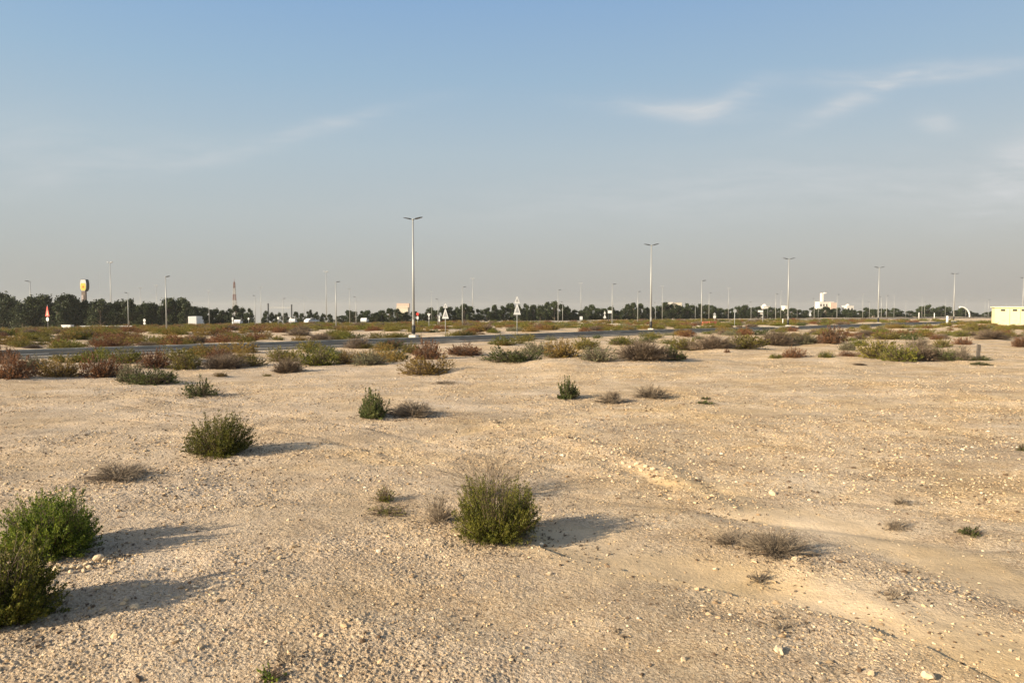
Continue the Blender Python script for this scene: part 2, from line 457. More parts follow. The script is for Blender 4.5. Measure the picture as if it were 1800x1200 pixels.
def link(name, me, parent=None, loc=None):
    o = bpy.data.objects.new(name, me); COL.objects.link(o)
    if parent is not None: o.parent = parent
    if loc is not None: o.location = loc
    return o
def tag(o, label, cat, group=None, kind=None):
    if label: o['label'] = label
    if cat: o['category'] = cat
    if group: o['group'] = group
    if kind: o['kind'] = kind
    return o
def thing(name, label, cat, loc=(0, 0, 0), rz=0.0, group=None, scale=None):
    o = bpy.data.objects.new(name, None); COL.objects.link(o)
    o.empty_display_size = 0.2
    o.location = loc; o.rotation_euler = (0, 0, rz)
    if scale is not None: o.scale = scale if hasattr(scale, '__len__') else (scale,) * 3
    return tag(o, label, cat, group)
CHILD = {}
def dup(root, loc, rz=0.0, scale=None, label=None, group=None, cat=None):
    kids = CHILD.get(root.name)
    if kids is None:
        kids = [(c, [g for g in COL.objects if g.parent == c]) for c in COL.objects if c.parent == root]
        CHILD[root.name] = kids
    r = root.copy(); COL.objects.link(r); r.location = loc; r.rotation_euler = (0, 0, rz)
    if scale is not None: r.scale = scale if hasattr(scale, '__len__') else (scale,) * 3
    if label: r['label'] = label
    if group: r['group'] = group
    if cat: r['category'] = cat
    for ch, gs in kids:
        c = ch.copy(); COL.objects.link(c); c.parent = r
        for g in gs:
            d = g.copy(); COL.objects.link(d); d.parent = c
    return r
USED = set()
def place(proto, loc, rz=0.0, scale=None, label=None, group=None, cat=None):
    """the first placement moves the prototype itself, later ones copy it"""
    if proto.name not in USED:
        CHILD.setdefault(proto.name, [(c, [g for g in COL.objects if g.parent == c]) for c in COL.objects if c.parent == proto])
        USED.add(proto.name)
        proto.location = loc; proto.rotation_euler = (0, 0, rz)
        proto.scale = (1, 1, 1) if scale is None else (scale if hasattr(scale, '__len__') else (scale,) * 3)
        if label: proto['label'] = label
        if group: proto['group'] = group
        elif 'group' in proto: del proto['group']
        if cat: proto['category'] = cat
        return proto
    o = dup(proto, loc, rz, scale if scale is not None else 1.0, label, group, cat)
    if not group and 'group' in o: del o['group']
    return o

# ------------------------------------------------------------------ the ground: one polar sheet out to the horizon
def build_ground():
    fine = np.linspace(-0.80, 0.80, 1250)
    a_out = np.concatenate([np.linspace(0.80, math.pi, 90)[1:]])
    az = np.concatenate([-a_out[::-1][:-1], fine, a_out])
    az = np.append(az, [])                           # from just above -pi to +pi
    r = [0.6]
    while r[-1] < 4.5: r.append(r[-1] * 1.04)
    while r[-1] < 4500:
        d = r[-1]
        st = 0.0085 + 0.0011 * (d - 4.5) if d < 12 else (0.0018 * d - 0.005 if d < 40 else (0.0045 * d if d < 300 else 0.03 * d))
        r.append(d + st)
    r = np.array(r)
    A, RR = np.meshgrid(az, r)
    X = RR * np.sin(A); Y = RR * np.cos(A)
    Z = height(X, Y)
    m = (RR < 70)
    zz = Z[m] + micro(X[m], Y[m], RR[m]); Z[m] = zz
    nr, na = X.shape
    V = np.stack([X.ravel(), Y.ravel(), Z.ravel()], 1)
    i = np.arange(nr - 1)[:, None] * na; j = np.arange(na)[None, :]; j2 = (j + 1) % na
    Q = np.stack([(i + j).ravel(), (i + j2).ravel(), (i + na + j2).ravel(), (i + na + j).ravel()], 1)[:, ::-1]
    V = np.vstack([V, [[0, 0, float(Z[0].mean())]]]); c = len(V) - 1
    jj = np.arange(na)
    T = np.stack([np.full(na, c), (jj + 1) % na, jj], 1)
    me = mesh_from("ground", V, [Q, T], ground_material(), smooth=True)
    w = np.minimum(seg_dist(V[:, 0], V[:, 1], WASH) , seg_dist(V[:, 0], V[:, 1], WASH2) + .1)
    fade = 1 - sstep(0.35, 1.05, w + 0.25 * fbm(V[:, 0], V[:, 1], 1.3, 3, 9))
    t = seg_dist(V[:, 0], V[:, 1], TRACK)
    fade = np.maximum(fade, 0.6 * np.exp(-((t - 0.8) / 0.3) ** 2) * (V[:, 1] < 45))
    at_ = me.attributes.new('wash', 'FLOAT', 'POINT'); at_.data.foreach_set('value', fade.astype(np.float32))
    o = link("ground", me); o['kind'] = 'structure'
    print("ground verts", len(V), "rings", nr)
build_ground()

# ------------------------------------------------------------------ roads
def resample(pts, step):
    pts = np.array(pts, float)
    # Catmull-Rom through the points
    P = np.vstack([2 * pts[0] - pts[1], pts, 2 * pts[-1] - pts[-2]])
    out = []
    for i in range(1, len(P) - 2):
        n = max(2, int(np.linalg.norm(P[i + 1] - P[i]) / step))
        for t in np.linspace(0, 1, n, endpoint=False):
            a = 2 * P[i]; b = P[i + 1] - P[i - 1]
            c = 2 * P[i - 1] - 5 * P[i] + 4 * P[i + 1] - P[i + 2]; d = -P[i - 1] + 3 * P[i] - 3 * P[i + 1] + P[i + 2]
            out.append(0.5 * (a + b * t + c * t * t + d * t ** 3))
    out.append(pts[-1]); return np.array(out)
def strip(name, pts, off0, off1, zt, mat, thick=0.25, kind='structure', dash=None, step=3.0):
    c = resample(pts, step)
    t = np.gradient(c, axis=0); t /= np.linalg.norm(t, axis=1)[:, None]
    nrm = np.stack([-t[:, 1], t[:, 0]], 1)
    a = c + nrm * off0; b = c + nrm * off1
    zc_ = macro(c[:, 0], c[:, 1])
    mb = MB()
    def seg(i0, i1):
        k_ = np.arange(i0, i1 + 1); n = len(k_)
        za = zc_[k_] + zt
        V = np.vstack([np.c_[a[k_], za], np.c_[b[k_], za], np.c_[a[k_], za - thick], np.c_[b[k_], za - thick]])
        i = np.arange(n - 1)
        Q = np.vstack([np.c_[i, i + n, i + n + 1, i + 1][:, ::-1], np.c_[i, i + 1, i + 2 * n + 1, i + 2 * n][:, ::-1], np.c_[i + n, i + 3 * n, i + 3 * n + 1, i + n + 1][:, ::-1]])
        mb.add(V, Q)
    if dash is None: seg(0, len(c) - 1)
    else:
        for i in range(0, len(c) - 1 - dash[0], dash[0] + dash[1]): seg(i, i + dash[0])
    o = mb.obj(name, mat); o['kind'] = kind
    return o
def dusty_asphalt():
    m = simple("asphalt", (0.040, 0.041, 0.041), 0.95, var=0.2, scale=0.6); n = m.node_tree; b = n.nodes['Principled BSDF']
    src = b.inputs['Base Color'].links[0].from_socket
    t = n.nodes.new('ShaderNodeNewGeometry'); no = n.nodes.new('ShaderNodeTexNoise'); no.inputs['Scale'].default_value = 0.45; no.inputs['Detail'].default_value = 8; no.inputs['Roughness'].default_value = .65
    n.links.new(t.outputs['Position'], no.inputs['Vector']); mr = n.nodes.new('ShaderNodeMapRange'); n.links.new(no.outputs[0], mr.inputs[0])
    mr.inputs[1].default_value = .52; mr.inputs[2].default_value = .70; mr.inputs[4].default_value = .55
    mx = n.nodes.new('ShaderNodeMixRGB'); n.links.new(mr.outputs[0], mx.inputs[0]); n.links.new(src, mx.inputs[1]); mx.inputs[2].default_value = (.20, .16, .11, 1)
    n.links.new(mx.outputs[0], b.inputs['Base Color']); return m
asph = dusty_asphalt()
asph2 = simple("far_asphalt", (0.05, 0.052, 0.055), 0.85, var=0.15, scale=0.3)
conc = simple("kerb_concrete", (0.42, 0.38, 0.31), 0.85, var=0.4, scale=0.9)
rpaint = simple("road_paint", (0.55, 0.55, 0.52), 0.7, var=0.15, scale=2)
strip("road", ROAD, -4.1, 3.9, 0.06, asph)
strip("road_kerb", ROAD, 3.92, 4.2, 0.17, conc, 0.4)
strip("road_kerb", ROAD, -4.4, -4.12, 0.15, conc, 0.4)
strip("lane_line", ROAD, -0.08, 0.07, 0.066, rpaint, 0.004, dash=(3, 5), step=1.0)
strip("side_road", SIDE_ROAD, -3.2, 3.2, 0.05, asph)
strip("side_road_kerb", SIDE_ROAD, 3.22, 3.5, 0.16, conc, 0.4)
strip("side_road_kerb", SIDE_ROAD, -3.5, -3.22, 0.16, conc, 0.4)
strip("far_road", FAR_ROAD, -6, 6, 0.35, asph2, 0.7)
strip("far_road_kerb", FAR_ROAD, -6.5, -6.05, 0.50, conc, 0.9)

# ------------------------------------------------------------------ pebbles
def ico():
    p = (1 + 5 ** .5) / 2
    V = np.array([(-1, p, 0), (1, p, 0), (-1, -p, 0), (1, -p, 0), (0, -1, p), (0, 1, p), (0, -1, -p), (0, 1, -p), (p, 0, -1), (p, 0, 1), (-p, 0, -1), (-p, 0, 1)], float)
    V /= np.linalg.norm(V[0])
    F = np.array([(0, 11, 5), (0, 5, 1), (0, 1, 7), (0, 7, 10), (0, 10, 11), (1, 5, 9), (5, 11, 4), (11, 10, 2), (10, 7, 6), (7, 1, 8), (3, 9, 4), (3, 4, 2), (3, 2, 6), (3, 6, 8), (3, 8, 9), (4, 9, 5), (2, 4, 11), (6, 2, 10), (8, 6, 7), (9, 8, 1)])
    return V, F
IV, IF = ico()
def pebble_material():
    m, n, b = newmat("pebbles")
    g = n.nodes.new('ShaderNodeNewGeometry'); r = n.nodes.new('ShaderNodeValToRGB')
    n.links.new(g.outputs['Random Per Island'], r.inputs[0])
    e = r.color_ramp.elements
    e[0].position = 0; e[0].color = (0.10, 0.065, 0.04, 1); e[1].position = 0.14; e[1].color = (0.16, 0.11, 0.07, 1)
    for p, c in ((0.18, (0.32, 0.22, 0.125)), (0.5, (0.48, 0.35, 0.205)), (0.85, (0.56, 0.43, 0.27)), (0.97, (0.64, 0.52, 0.36)), (1.0, (0.68, 0.60, 0.46))):
        q = e.new(p); q.color = c + (1,)
    n.links.new(r.outputs[0], b.inputs['Base Color']); b.inputs['Roughness'].default_value = 0.9
    b.inputs['Specular IOR Level'].default_value = 0.15
    return m
def build_pebbles():
    xs, ys, ss = [], [], []
    for (d0, d1, dens, smin) in ((4.6, 8, 480, 0.0055), (8, 13, 260, 0.0075), (13, 20, 140, 0.011), (20, 34, 44, 0.016), (34, 60, 9, 0.024)):
        area = (d1 * d1 - d0 * d0) * 0.82
        n = int(area * dens)
        d = np.sqrt(rng.uniform(d0 * d0, d1 * d1, n)); a = rng.uniform(-0.82, 0.82, n)
        x = d * np.sin(a); y = d * np.cos(a)
        s = smin * (1 - rng.random(n)) ** (-1 / 3.2); s = np.minimum(s, 0.035)
        patch = 0.55 + 0.75 * fbm(x, y, 0.45, 3, 41) + 0.5 * fbm(x, y, 1.7, 2, 77)
        w = np.minimum(seg_dist(x, y, WASH), seg_dist(x, y, WASH2))
        patch = patch * (0.10 + 0.9 * sstep(0.35, 1.2, w))
        bank = np.exp(-(seg_dist(x, y, BANK) / 0.8) ** 2) + 0.6 * np.exp(-(seg_dist(x, y, LEDGE) / 0.25) ** 2)
        keep = rng.random(n) < np.clip(patch + bank, 0.04, 1)
        xs.append(x[keep]); ys.append(y[keep]); ss.append(s[keep] * (1 + 0.2 * np.clip(bank[keep], 0, 1)))
    # a drift of paler stones in the lower right
    for (px, py, n, sp) in ((150, 995, 160, .16), (120, 1003, 90, .12), (190, 985, 80, .12), (1540, 1100, 60, .35), (1680, 1150, 90, .45), (1500, 1140, 50, .4), (1650, 1110, 50, .4), (1080, 1120, 90, .4), (860, 1120, 90, .5), (100, 1150, 60, .3), (1320, 865, 80, .5), (1250, 960, 120, .5), (1100, 800, 90, .5)):
        cx, cy = flat(px, py); xs.append(cx + rng.normal(0, sp * 1.4, n)); ys.append(cy + rng.normal(0, sp, n)); ss.append(rng.uniform(.008, .020, n))
    x = np.concatenate(xs); y = np.concatenate(ys); s = np.concatenate(ss); n = len(x)
    z = height(x, y) + micro(x, y, np.hypot(x, y)) + s * 0.15
    ang = rng.uniform(0, 2 * math.pi, n)
    base = IV[None] * (1 + rng.uniform(-0.35, 0.35, (n, 12, 1)))
    base = base * np.stack([rng.uniform(.8, 1.4, n), rng.uniform(.6, 1.0, n), rng.uniform(.4, .8, n)], 1)[:, None, :]
    ca, sa = np.cos(ang)[:, None], np.sin(ang)[:, None]
    X = base[..., 0] * ca - base[..., 1] * sa; Y = base[..., 0] * sa + base[..., 1] * ca
    V = np.stack([X, Y, base[..., 2]], 2) * s[:, None, None] + np.stack([x, y, z], 1)[:, None, :]
    F = (IF[None] + (np.arange(n) * 12)[:, None, None]).reshape(-1, 3)
    me = mesh_from("pebbles", V.reshape(-1, 3), [F], pebble_material())
    o = link("pebbles", me); tag(o, "loose sandy pebbles and crumbs scattered over the bare ground", "pebbles", kind='stuff')
    print("pebbles", n)
build_pebbles()

# ------------------------------------------------------------------ shrubs
def leaf_quads(P, D, ln, wd, rg):
    """P centres, D directions (n,3): one diamond leaf per point"""
    n = len(P)
    D = D + rg.normal(0, 0.55, (n, 3)); D /= np.linalg.norm(D, axis=1)[:, None] + 1e-9
    S = np.cross(D, rg.normal(0, 1, (n, 3))); S /= np.linalg.norm(S, axis=1)[:, None] + 1e-9
    U = np.cross(D, S)
    l = (ln * rg.uniform(.6, 1.3, n))[:, None]; w = (wd * rg.uniform(.6, 1.3, n))[:, None]
    V = np.stack([P - D * l * .5, P + S * w * .5 + U * w * .12, P + D * l * .5, P - S * w * .5 + U * w * .12], 1)
    return V.reshape(-1, 3), np.arange(4 * n).reshape(-1, 4)
def twig_tubes(A, B, Cc, r0, r1, nseg=3):
    """batch of curved 3-sided twigs: quadratic curves A->B->C"""
    n = len(A); t = np.linspace(0, 1, nseg + 1)
    r0 = np.broadcast_to(r0, (n,)); r1 = np.broadcast_to(r1, (n,))
    pts = [((1 - q) ** 2) * A + 2 * q * (1 - q) * B + q * q * Cc for q in t]
    D = Cc - A; D /= np.linalg.norm(D, axis=1)[:, None] + 1e-9
    ref = np.where(np.abs(D[:, 2:3]) < .9, np.array([[0, 0, 1.]]), np.array([[1., 0, 0]]))
    e1 = np.cross(D, ref); e1 /= np.linalg.norm(e1, axis=1)[:, None]; e2 = np.cross(D, e1)
    V = []
    for q, p in zip(t, pts):
        r = (r0 + (r1 - r0) * q)[:, None]
        for w in (0, 2.094, 4.189): V.append(p + r * (math.cos(w) * e1 + math.sin(w) * e2))
    V = np.stack(V, 1)                                # n, (nseg+1)*3, 3
    m = (nseg + 1) * 3; Q = []
    for i in range(nseg):
        for j in range(3): Q.append((i * 3 + j, i * 3 + (j + 1) % 3, i * 3 + 3 + (j + 1) % 3, i * 3 + 3 + j))
    Q = np.array(Q)[None] + (np.arange(n) * m)[:, None, None]
    return V.reshape(-1, 3), Q.reshape(-1, 4)

BROWN = simple("shrub_stem", (0.13, 0.09, 0.06), 0.8, var=0.25, scale=8)
def leafy_arrays(rg, w, d, h, K, per, leaf, upright=0.5, fill=0.55, lumps=0.25, stem_r=0.005, boxy=0.8, bare=30, gap=None):
    th = rg.uniform(0, 2 * math.pi, K); cz = rg.uniform(0.0, 1.0, K) ** 0.85
    rr = np.sqrt(np.maximum(1 - cz ** 2, 0)) ** boxy
    rad = rg.uniform(0.72, 1.05, K)
    inner = rg.random(K) < 0.35
    rad = np.where(inner, rad * rg.uniform(.4, .85, K), rad)
    ph = rg.uniform(0, 6.28, 4)
    lump = 1 + lumps * (np.sin(2 * th + ph[0]) * .5 + np.sin(3 * th + ph[1] + 3 * cz) * .45 + np.sin(5 * th + ph[2]) * .3 * np.cos(5 * cz + ph[3]))
    rad = rad * lump
    tip = np.stack([np.cos(th) * rr * rad * w / 2, np.sin(th) * rr * rad * d / 2, np.maximum(cz * rad, 0.05) * h], 1)
    base = tip * np.array([.12, .12, 0]) + rg.normal(0, .03 * w, (K, 3)) * np.array([1, 1, 0])
    base[:, 2] = -0.02
    mid = base * .45 + tip * .55; mid[:, 2] = mid[:, 2] * (1 - upright * .35); mid[:, :2] += (tip[:, :2] - base[:, :2]) * .12
    SV, SQ = twig_tubes(base, mid, tip, stem_r, stem_r * .35, 4)
    if bare:                                         # bare dead twigs poking out between the leaves
        d1, q1, d2, q2 = dry_arrays(rg, w * 1.0, d * 1.0, h * 1.06, bare, 6, stem_r * .8)
        for V_, Q_ in ((d1, q1), (d2, q2)): SQ = np.vstack([SQ, Q_ + len(SV)]); SV = np.vstack([SV, V_])
    q = np.clip(1 - np.abs(rg.normal(0, fill * .6, (K, per))), 0.12, 1.03)
    thin = np.clip(1.0 + .9 * np.sin(2 * th + ph[1] * 2) * np.cos(3 * cz + ph[0]), .25, 1)[:, None]    # thinner on one side
    q = np.where(rg.random(q.shape) < thin, q, 0.1 * rg.random(q.shape))
    A, B, Cc = base[:, None], mid[:, None], tip[:, None]; q3 = q[..., None]
    P = (1 - q3) ** 2 * A + 2 * q3 * (1 - q3) * B + q3 ** 2 * Cc
    sp = 0.055 * (w + h) * .5
    P = P + rg.normal(0, 1, P.shape) * sp * (1.15 - q3)
    D = (Cc - A) + np.array([0, 0, upright * h]); D = np.broadcast_to(D / (np.linalg.norm(D, axis=2)[..., None] + 1e-9), P.shape)
    P = P.reshape(-1, 3); D = D.reshape(-1, 3)
    P[:, 2] = np.maximum(P[:, 2], 0.01 + rg.uniform(0, .02, len(P)))
    if gap is not None:
        gx, gz, gr = gap; ok = np.hypot(P[:, 0] - gx * w, P[:, 2] - gz * h) > gr * w * rg.uniform(.8, 1.3, len(P)); P, D = P[ok], D[ok]
    LV, LQ = leaf_quads(P, D, leaf, leaf * .55, rg)
    return SV, SQ, LV, LQ
def dry_arrays(rg, w, d, h, K, sub, r=0.004, droop=0.0):
    th = rg.uniform(0, 2 * math.pi, K); cz = rg.uniform(0.05, 1.0, K)
    rr = np.sqrt(1 - cz ** 2) ; rad = rg.uniform(.6, 1.05, K)
    tip = np.stack([np.cos(th) * rr * rad * w / 2, np.sin(th) * rr * rad * d / 2, cz * rad * h], 1)
    base = tip * np.array([.10, .10, 0]) + rg.normal(0, .02 * w, (K, 3)) * np.array([1, 1, 0]); base[:, 2] = -.02
    mid = base * .5 + tip * .5 + rg.normal(0, .05 * w, (K, 3)); mid[:, 2] = np.abs(mid[:, 2]) * (1 - droop) + .01
    V1, Q1 = twig_tubes(base, mid, tip, r, r * .4, 4)
    q = rg.uniform(.3, .95, (K, sub))[..., None]
    A = (1 - q) ** 2 * base[:, None] + 2 * q * (1 - q) * mid[:, None] + q * q * tip[:, None]
    D = (tip - base)[:, None] * .9 + rg.normal(0, 1, (K, sub, 3)) * np.array([w, d, h]) * .20
    Ln = rg.uniform(.12, .36, (K, sub))[..., None]
    B2 = A + D * Ln
    A, B2 = A.reshape(-1, 3), B2.reshape(-1, 3); B2[:, 2] = np.maximum(B2[:, 2], 0.005)
    M = (A + B2) / 2 + rg.normal(0, .015 * w, A.shape); M[:, 2] = np.maximum(M[:, 2], .003)
    V2, Q2 = twig_tubes(A, M, B2, r * .6, r * .3, 2)
    return V1, Q1, V2, Q2

KINDS = {
    'green':  leafmat("green_leaves", [(0.15, (0.039, 0.050, 0.008)), (0.5, (0.120, 0.130, 0.017)), (0.85, (0.247, 0.222, 0.036))]),
    'bright': leafmat("bright_green_leaves", [(0.15, (0.050, 0.085, 0.012)), (0.5, (0.145, 0.205, 0.024)), (0.85, (0.32, 0.36, 0.050))], trans=.35),
    'olive':  leafmat("olive_leaves", [(0.15, (0.063, 0.061, 0.013)), (0.5, (0.161, 0.142, 0.026)), (0.85, (0.280, 0.223, 0.050))]),
    'dark':   leafmat("dark_green_leaves", [(0.15, (0.030, 0.044, 0.013)), (0.5, (0.075, 0.094, 0.025)), (0.85, (0.149, 0.155, 0.050))]),
    'orange': leafmat("orange_olive_leaves", [(0.15, (0.102, 0.072, 0.021)), (0.5, (0.228, 0.150, 0.038)), (0.85, (0.312, 0.216, 0.057))]),
    'red':    leafmat("reddish_leaves", [(0.15, (0.078, 0.037, 0.020)), (0.5, (0.189, 0.083, 0.040)), (0.85, (0.260, 0.138, 0.055))]),
    'purple': leafmat("purplish_brown_twigs", [(0.15, (0.084, 0.060, 0.042)), (0.5, (0.174, 0.127, 0.088)), (0.85, (0.264, 0.201, 0.130))]),
    'grey':   leafmat("grey_green_leaves", [(0.15, (0.078, 0.074, 0.042)), (0.5, (0.180, 0.174, 0.095)), (0.85, (0.288, 0.264, 0.150))]),
}
DRY = leafmat("dry_twigs", [(0.1, (0.10, 0.08, 0.06)), (0.5, (0.20, 0.16, 0.115)), (0.9, (0.31, 0.25, 0.18))], rough=0.85, trans=0.0)
WORDS = {'green': 'green', 'bright': 'bright green', 'olive': 'olive green', 'dark': 'dark green', 'orange': 'orange-tinged olive',
         'red': 'reddish brown', 'purple': 'purplish brown', 'grey': 'pale grey-green'}

NEAR = []
def near_leafy(px0, px1, ytop, ybase, kind, label, K=200, per=60, leaf=0.03, seed=1, depth=1.0, front=0.30, **kw):
    """leafy shrub filling a box of the photograph; ybase is its front foot"""
    rg = np.random.default_rng(seed)
    x, y, z = at((px0 + px1) / 2, ybase)
    w = (px1 - px0) / pxm(y) * (1 + 0.0)
    y2 = y + w * depth * front; x2 = x * y2 / y; z2 = hz(x2, y2)
    h = (CAM_H - z2) - (ytop - 541) / FPX * y2
    w = (px1 - px0) / pxm(y2)
    NEAR.append((x2, y2, w))
    t = thing("desert_shrub", label, "shrub", (x2, y2, z2))
    SV, SQ, LV, LQ = leafy_arrays(rg, w, w * depth, h, K, per, leaf, **kw)
    link("stems", mesh_from("stems", SV, [SQ], BROWN), t)
    link("foliage", mesh_from("foliage", LV, [LQ], KINDS[kind]), t)
    return t
def near_dry(px0, px1, ytop, ybase, label, K=60, sub=8, r=0.004, seed=1, depth=0.9, front=.3, name="dry_shrub", cat="dry shrub", **kw):
    rg = np.random.default_rng(seed)
    x, y, z = at((px0 + px1) / 2, ybase); w = (px1 - px0) / pxm(y)
    y2 = y + w * depth * front; x2 = x * y2 / y; z2 = hz(x2, y2)
    h = max((CAM_H - z2) - (ytop - 541) / FPX * y2, 0.05); w = (px1 - px0) / pxm(y2)
    NEAR.append((x2, y2, w))
    t = thing(name, label, cat, (x2, y2, z2))
    V1, Q1, V2, Q2 = dry_arrays(rg, w, w * depth, h, K, sub, r, **kw)
    link("stems", mesh_from("stems", V1, [Q1], DRY), t)
    link("twigs", mesh_from("twigs", V2, [Q2], DRY), t)
    return t

# foreground plants, one by one
near_leafy(2, 180, 866, 985, 'bright', "bright green leafy shrub with a gap in its crown, behind the darker left-edge shrub", 620, 85, 0.027, 1, lumps=.16, boxy=.55, gap=(.12, .62, .045))
near_leafy(-95, 100, 950, 1108, 'green', "big dark leafy shrub cut off by the left edge of the photo", 620, 85, 0.027, 2, lumps=.16, front=.25, boxy=.6)
near_leafy(792, 956, 834, 957, 'green', "dense boxy green shrub in the middle foreground with bare twigs rising behind it", 720, 85, 0.021, 3, depth=.9, lumps=.05, upright=.6, boxy=.5, bare=12)
near_dry(778, 945, 783, 880, "tall bare twiggy bush fanning up behind the dense green shrub", 80, 8, 0.005, 4, depth=.8)
near_dry(738, 806, 866, 922, "small grey dry bush at the left foot of the dense green shrub", 90, 9, 0.004, 5)
near_leafy(322, 452, 724, 805, 'green', "round green shrub standing alone on the left with a long shadow", 420, 60, 0.032, 6, lumps=.16)
near_dry(150, 268, 812, 849, "low grey dry bush left of and in front of the lone round green shrub", 130, 9, 0.005, 7)
near_leafy(316, 390, 663, 698, 'dark', "small dark forked shrub at the near edge of the left scrub", 90, 50, 0.05, 8, lumps=.45, upright=1.2)
near_leafy(622, 690, 682, 737, 'dark', "upright dark green shrub touching a grey dry bush in the middle distance", 150, 60, 0.045, 9, upright=1.6, lumps=.3)
near_dry(678, 775, 704, 737, "grey dry bush leaning against the upright dark green shrub", 170, 9, 0.008, 10)
near_leafy(975, 1019, 663, 704, 'dark', "narrow dark green shrub standing on bare sand right of centre", 120, 50, 0.05, 11, upright=1.5, lumps=.25)
near_dry(1038, 1102, 686, 710, "pale dry bush just right of the narrow dark green shrub", 140, 8, 0.009, 12)
near_dry(1110, 1180, 674, 703, "brown dry bush on open sand, right of the pale dry bush", 150, 9, 0.009, 13)
near_leafy(648, 702, 853, 884, 'green', "small sparse green plant left of the dense green shrub", 60, 12, 0.022, 14, lumps=.3)
near_leafy(642, 718, 893, 907, 'green', "flat green creeping plant below the small sparse green plant", 60, 10, 0.02, 15, lumps=.3)
near_dry(1300, 1425, 930, 982, "grey tangled tumbleweed bush on the sandy wash at right", 170, 13, 0.0036, 16, droop=.35)
near_dry(1235, 1340, 928, 962, "low dead brush just left of the tangled tumbleweed bush", 80, 9, 0.0032, 17, droop=.5)
near_dry(1545, 1600, 912, 938, "tiny dry tuft right of the tumbleweed and left of the small green cushion", 60, 8, 0.004, 18)
near_leafy(1680, 1728, 929, 946, 'dark', "small flat green cushion plant alone on sand at far right", 60, 22, 0.022, 19, lumps=.3)
near_dry(1308, 1362, 1008, 1026, "faint dry tuft on sand below the tumbleweed bush", 35, 6, 0.0035, 20, droop=.3)
near_dry(1535, 1600, 1028, 1058, "sparse dead twigs on the ground in the lower right", 18, 5, 0.004, 21, droop=.3)
near_dry(1340, 1410, 1084, 1112, "thin dead twigs lying on smooth sand near the bottom right", 14, 5, 0.0035, 22, droop=.4)
near_dry(468, 545, 1128, 1175, "thin dark twigs on gravel near the bottom left", 16, 5, 0.0035, 23, droop=.5)
near_leafy(450, 505, 1186, 1204, 'bright', "little green sprout at the bottom edge of the photo", 26, 16, 0.022, 24, lumps=.5)
near_dry(1562, 1604, 872, 890, "small grey dry tuft on the gravel above the flat green cushion", 45, 7, 0.004, 25)
near_leafy(1222, 1256, 704, 712, 'dark', "flat green mat plant on open sand right of the brown dry bush", 40, 20, 0.04, 26, lumps=.4)
near_leafy(1786, 1806, 781, 795, 'dark', "small green plant cut by the right edge of the photo", 30, 20, 0.03, 27)
near_leafy(1228, 1250, 698, 703, 'dark', "tiny green tuft just behind the flat green mat plant", 24, 16, 0.04, 28)
near_dry(762, 800, 668, 675, "low dark twig mat behind the upright dark green shrub", 50, 6, 0.008, 29)
near_dry(865, 882, 737, 746, "tiny dark dry tuft right of the leaning grey bush", 30, 5, 0.006, 30)
near_dry(1498, 1545, 835, 846, "scrap of dead twigs on gravel on the right", 14, 4, 0.005, 31, droop=.5)
near_dry(1070, 1110, 1095, 1118, "forked dead twig lying on gravel below the sandy ledge", 8, 5, 0.0035, 33, droop=.5)

# shared prototypes of the middle-distance shrubs: three shapes for each colour, unit size (1 m wide, 1 m high)
PROTO = {}
def protos(kind):
    if kind in PROTO: return PROTO[kind]
    out = []
    for i in range(5):
        rg = np.random.default_rng(100 + i + 10 * sorted(KINDS).index(kind))
        tw = kind in ('purple',)
        SV, SQ, LV, LQ = leafy_arrays(rg, 1.0, 1.0, .45, 300, 17, 0.034, lumps=.30, upright=.5, fill=.35, stem_r=.004, bare=45)
        if tw:                                       # bare twiggy bush: fine twigs instead of leaves
            V1, Q1, V2, Q2 = dry_arrays(rg, 1.0, 1.0, .45, 260, 10, .0045)
            SV, SQ = np.vstack([SV, V1]), np.vstack([SQ, Q1 + len(SV)])
            LV, LQ = np.vstack([LV[: len(LV) // 3 // 4 * 4], V2]), np.vstack([LQ[: len(LV) // 3 // 4], Q2 + len(LV) // 3 // 4 * 4])
        out.append((mesh_from("stems", SV, [SQ], BROWN if not tw else KINDS[kind]), mesh_from("foliage", LV, [LQ], KINDS[kind]), (SV, SQ, LV, LQ)))
    PROTO[kind] = out
    return out
NSHRUB = [0]
def belt(px, ybase, wpx, hpx, kind, label, group=None, i=None):
    x, y, z = at(px, ybase)
    w = wpx / pxm(y); y2 = y + .3 * w; x2 = x * y2 / y; z2 = hz(x2, y2)
    h = hpx / pxm(y2) * 1.05
    me = protos(kind)[random.randrange(5) if i is None else i]
    t = thing("desert_shrub", label, "shrub", (x2, y2, z2 - .02), random.uniform(0, 6.28), group, (w * 1.1, w * 1.1, max(h, .12) / .45))
    link("stems", me[0], t); link("foliage", me[1], t)
    NSHRUB[0] += 1
    BELT.append((x2, y2, w))
    return t
BELT = []
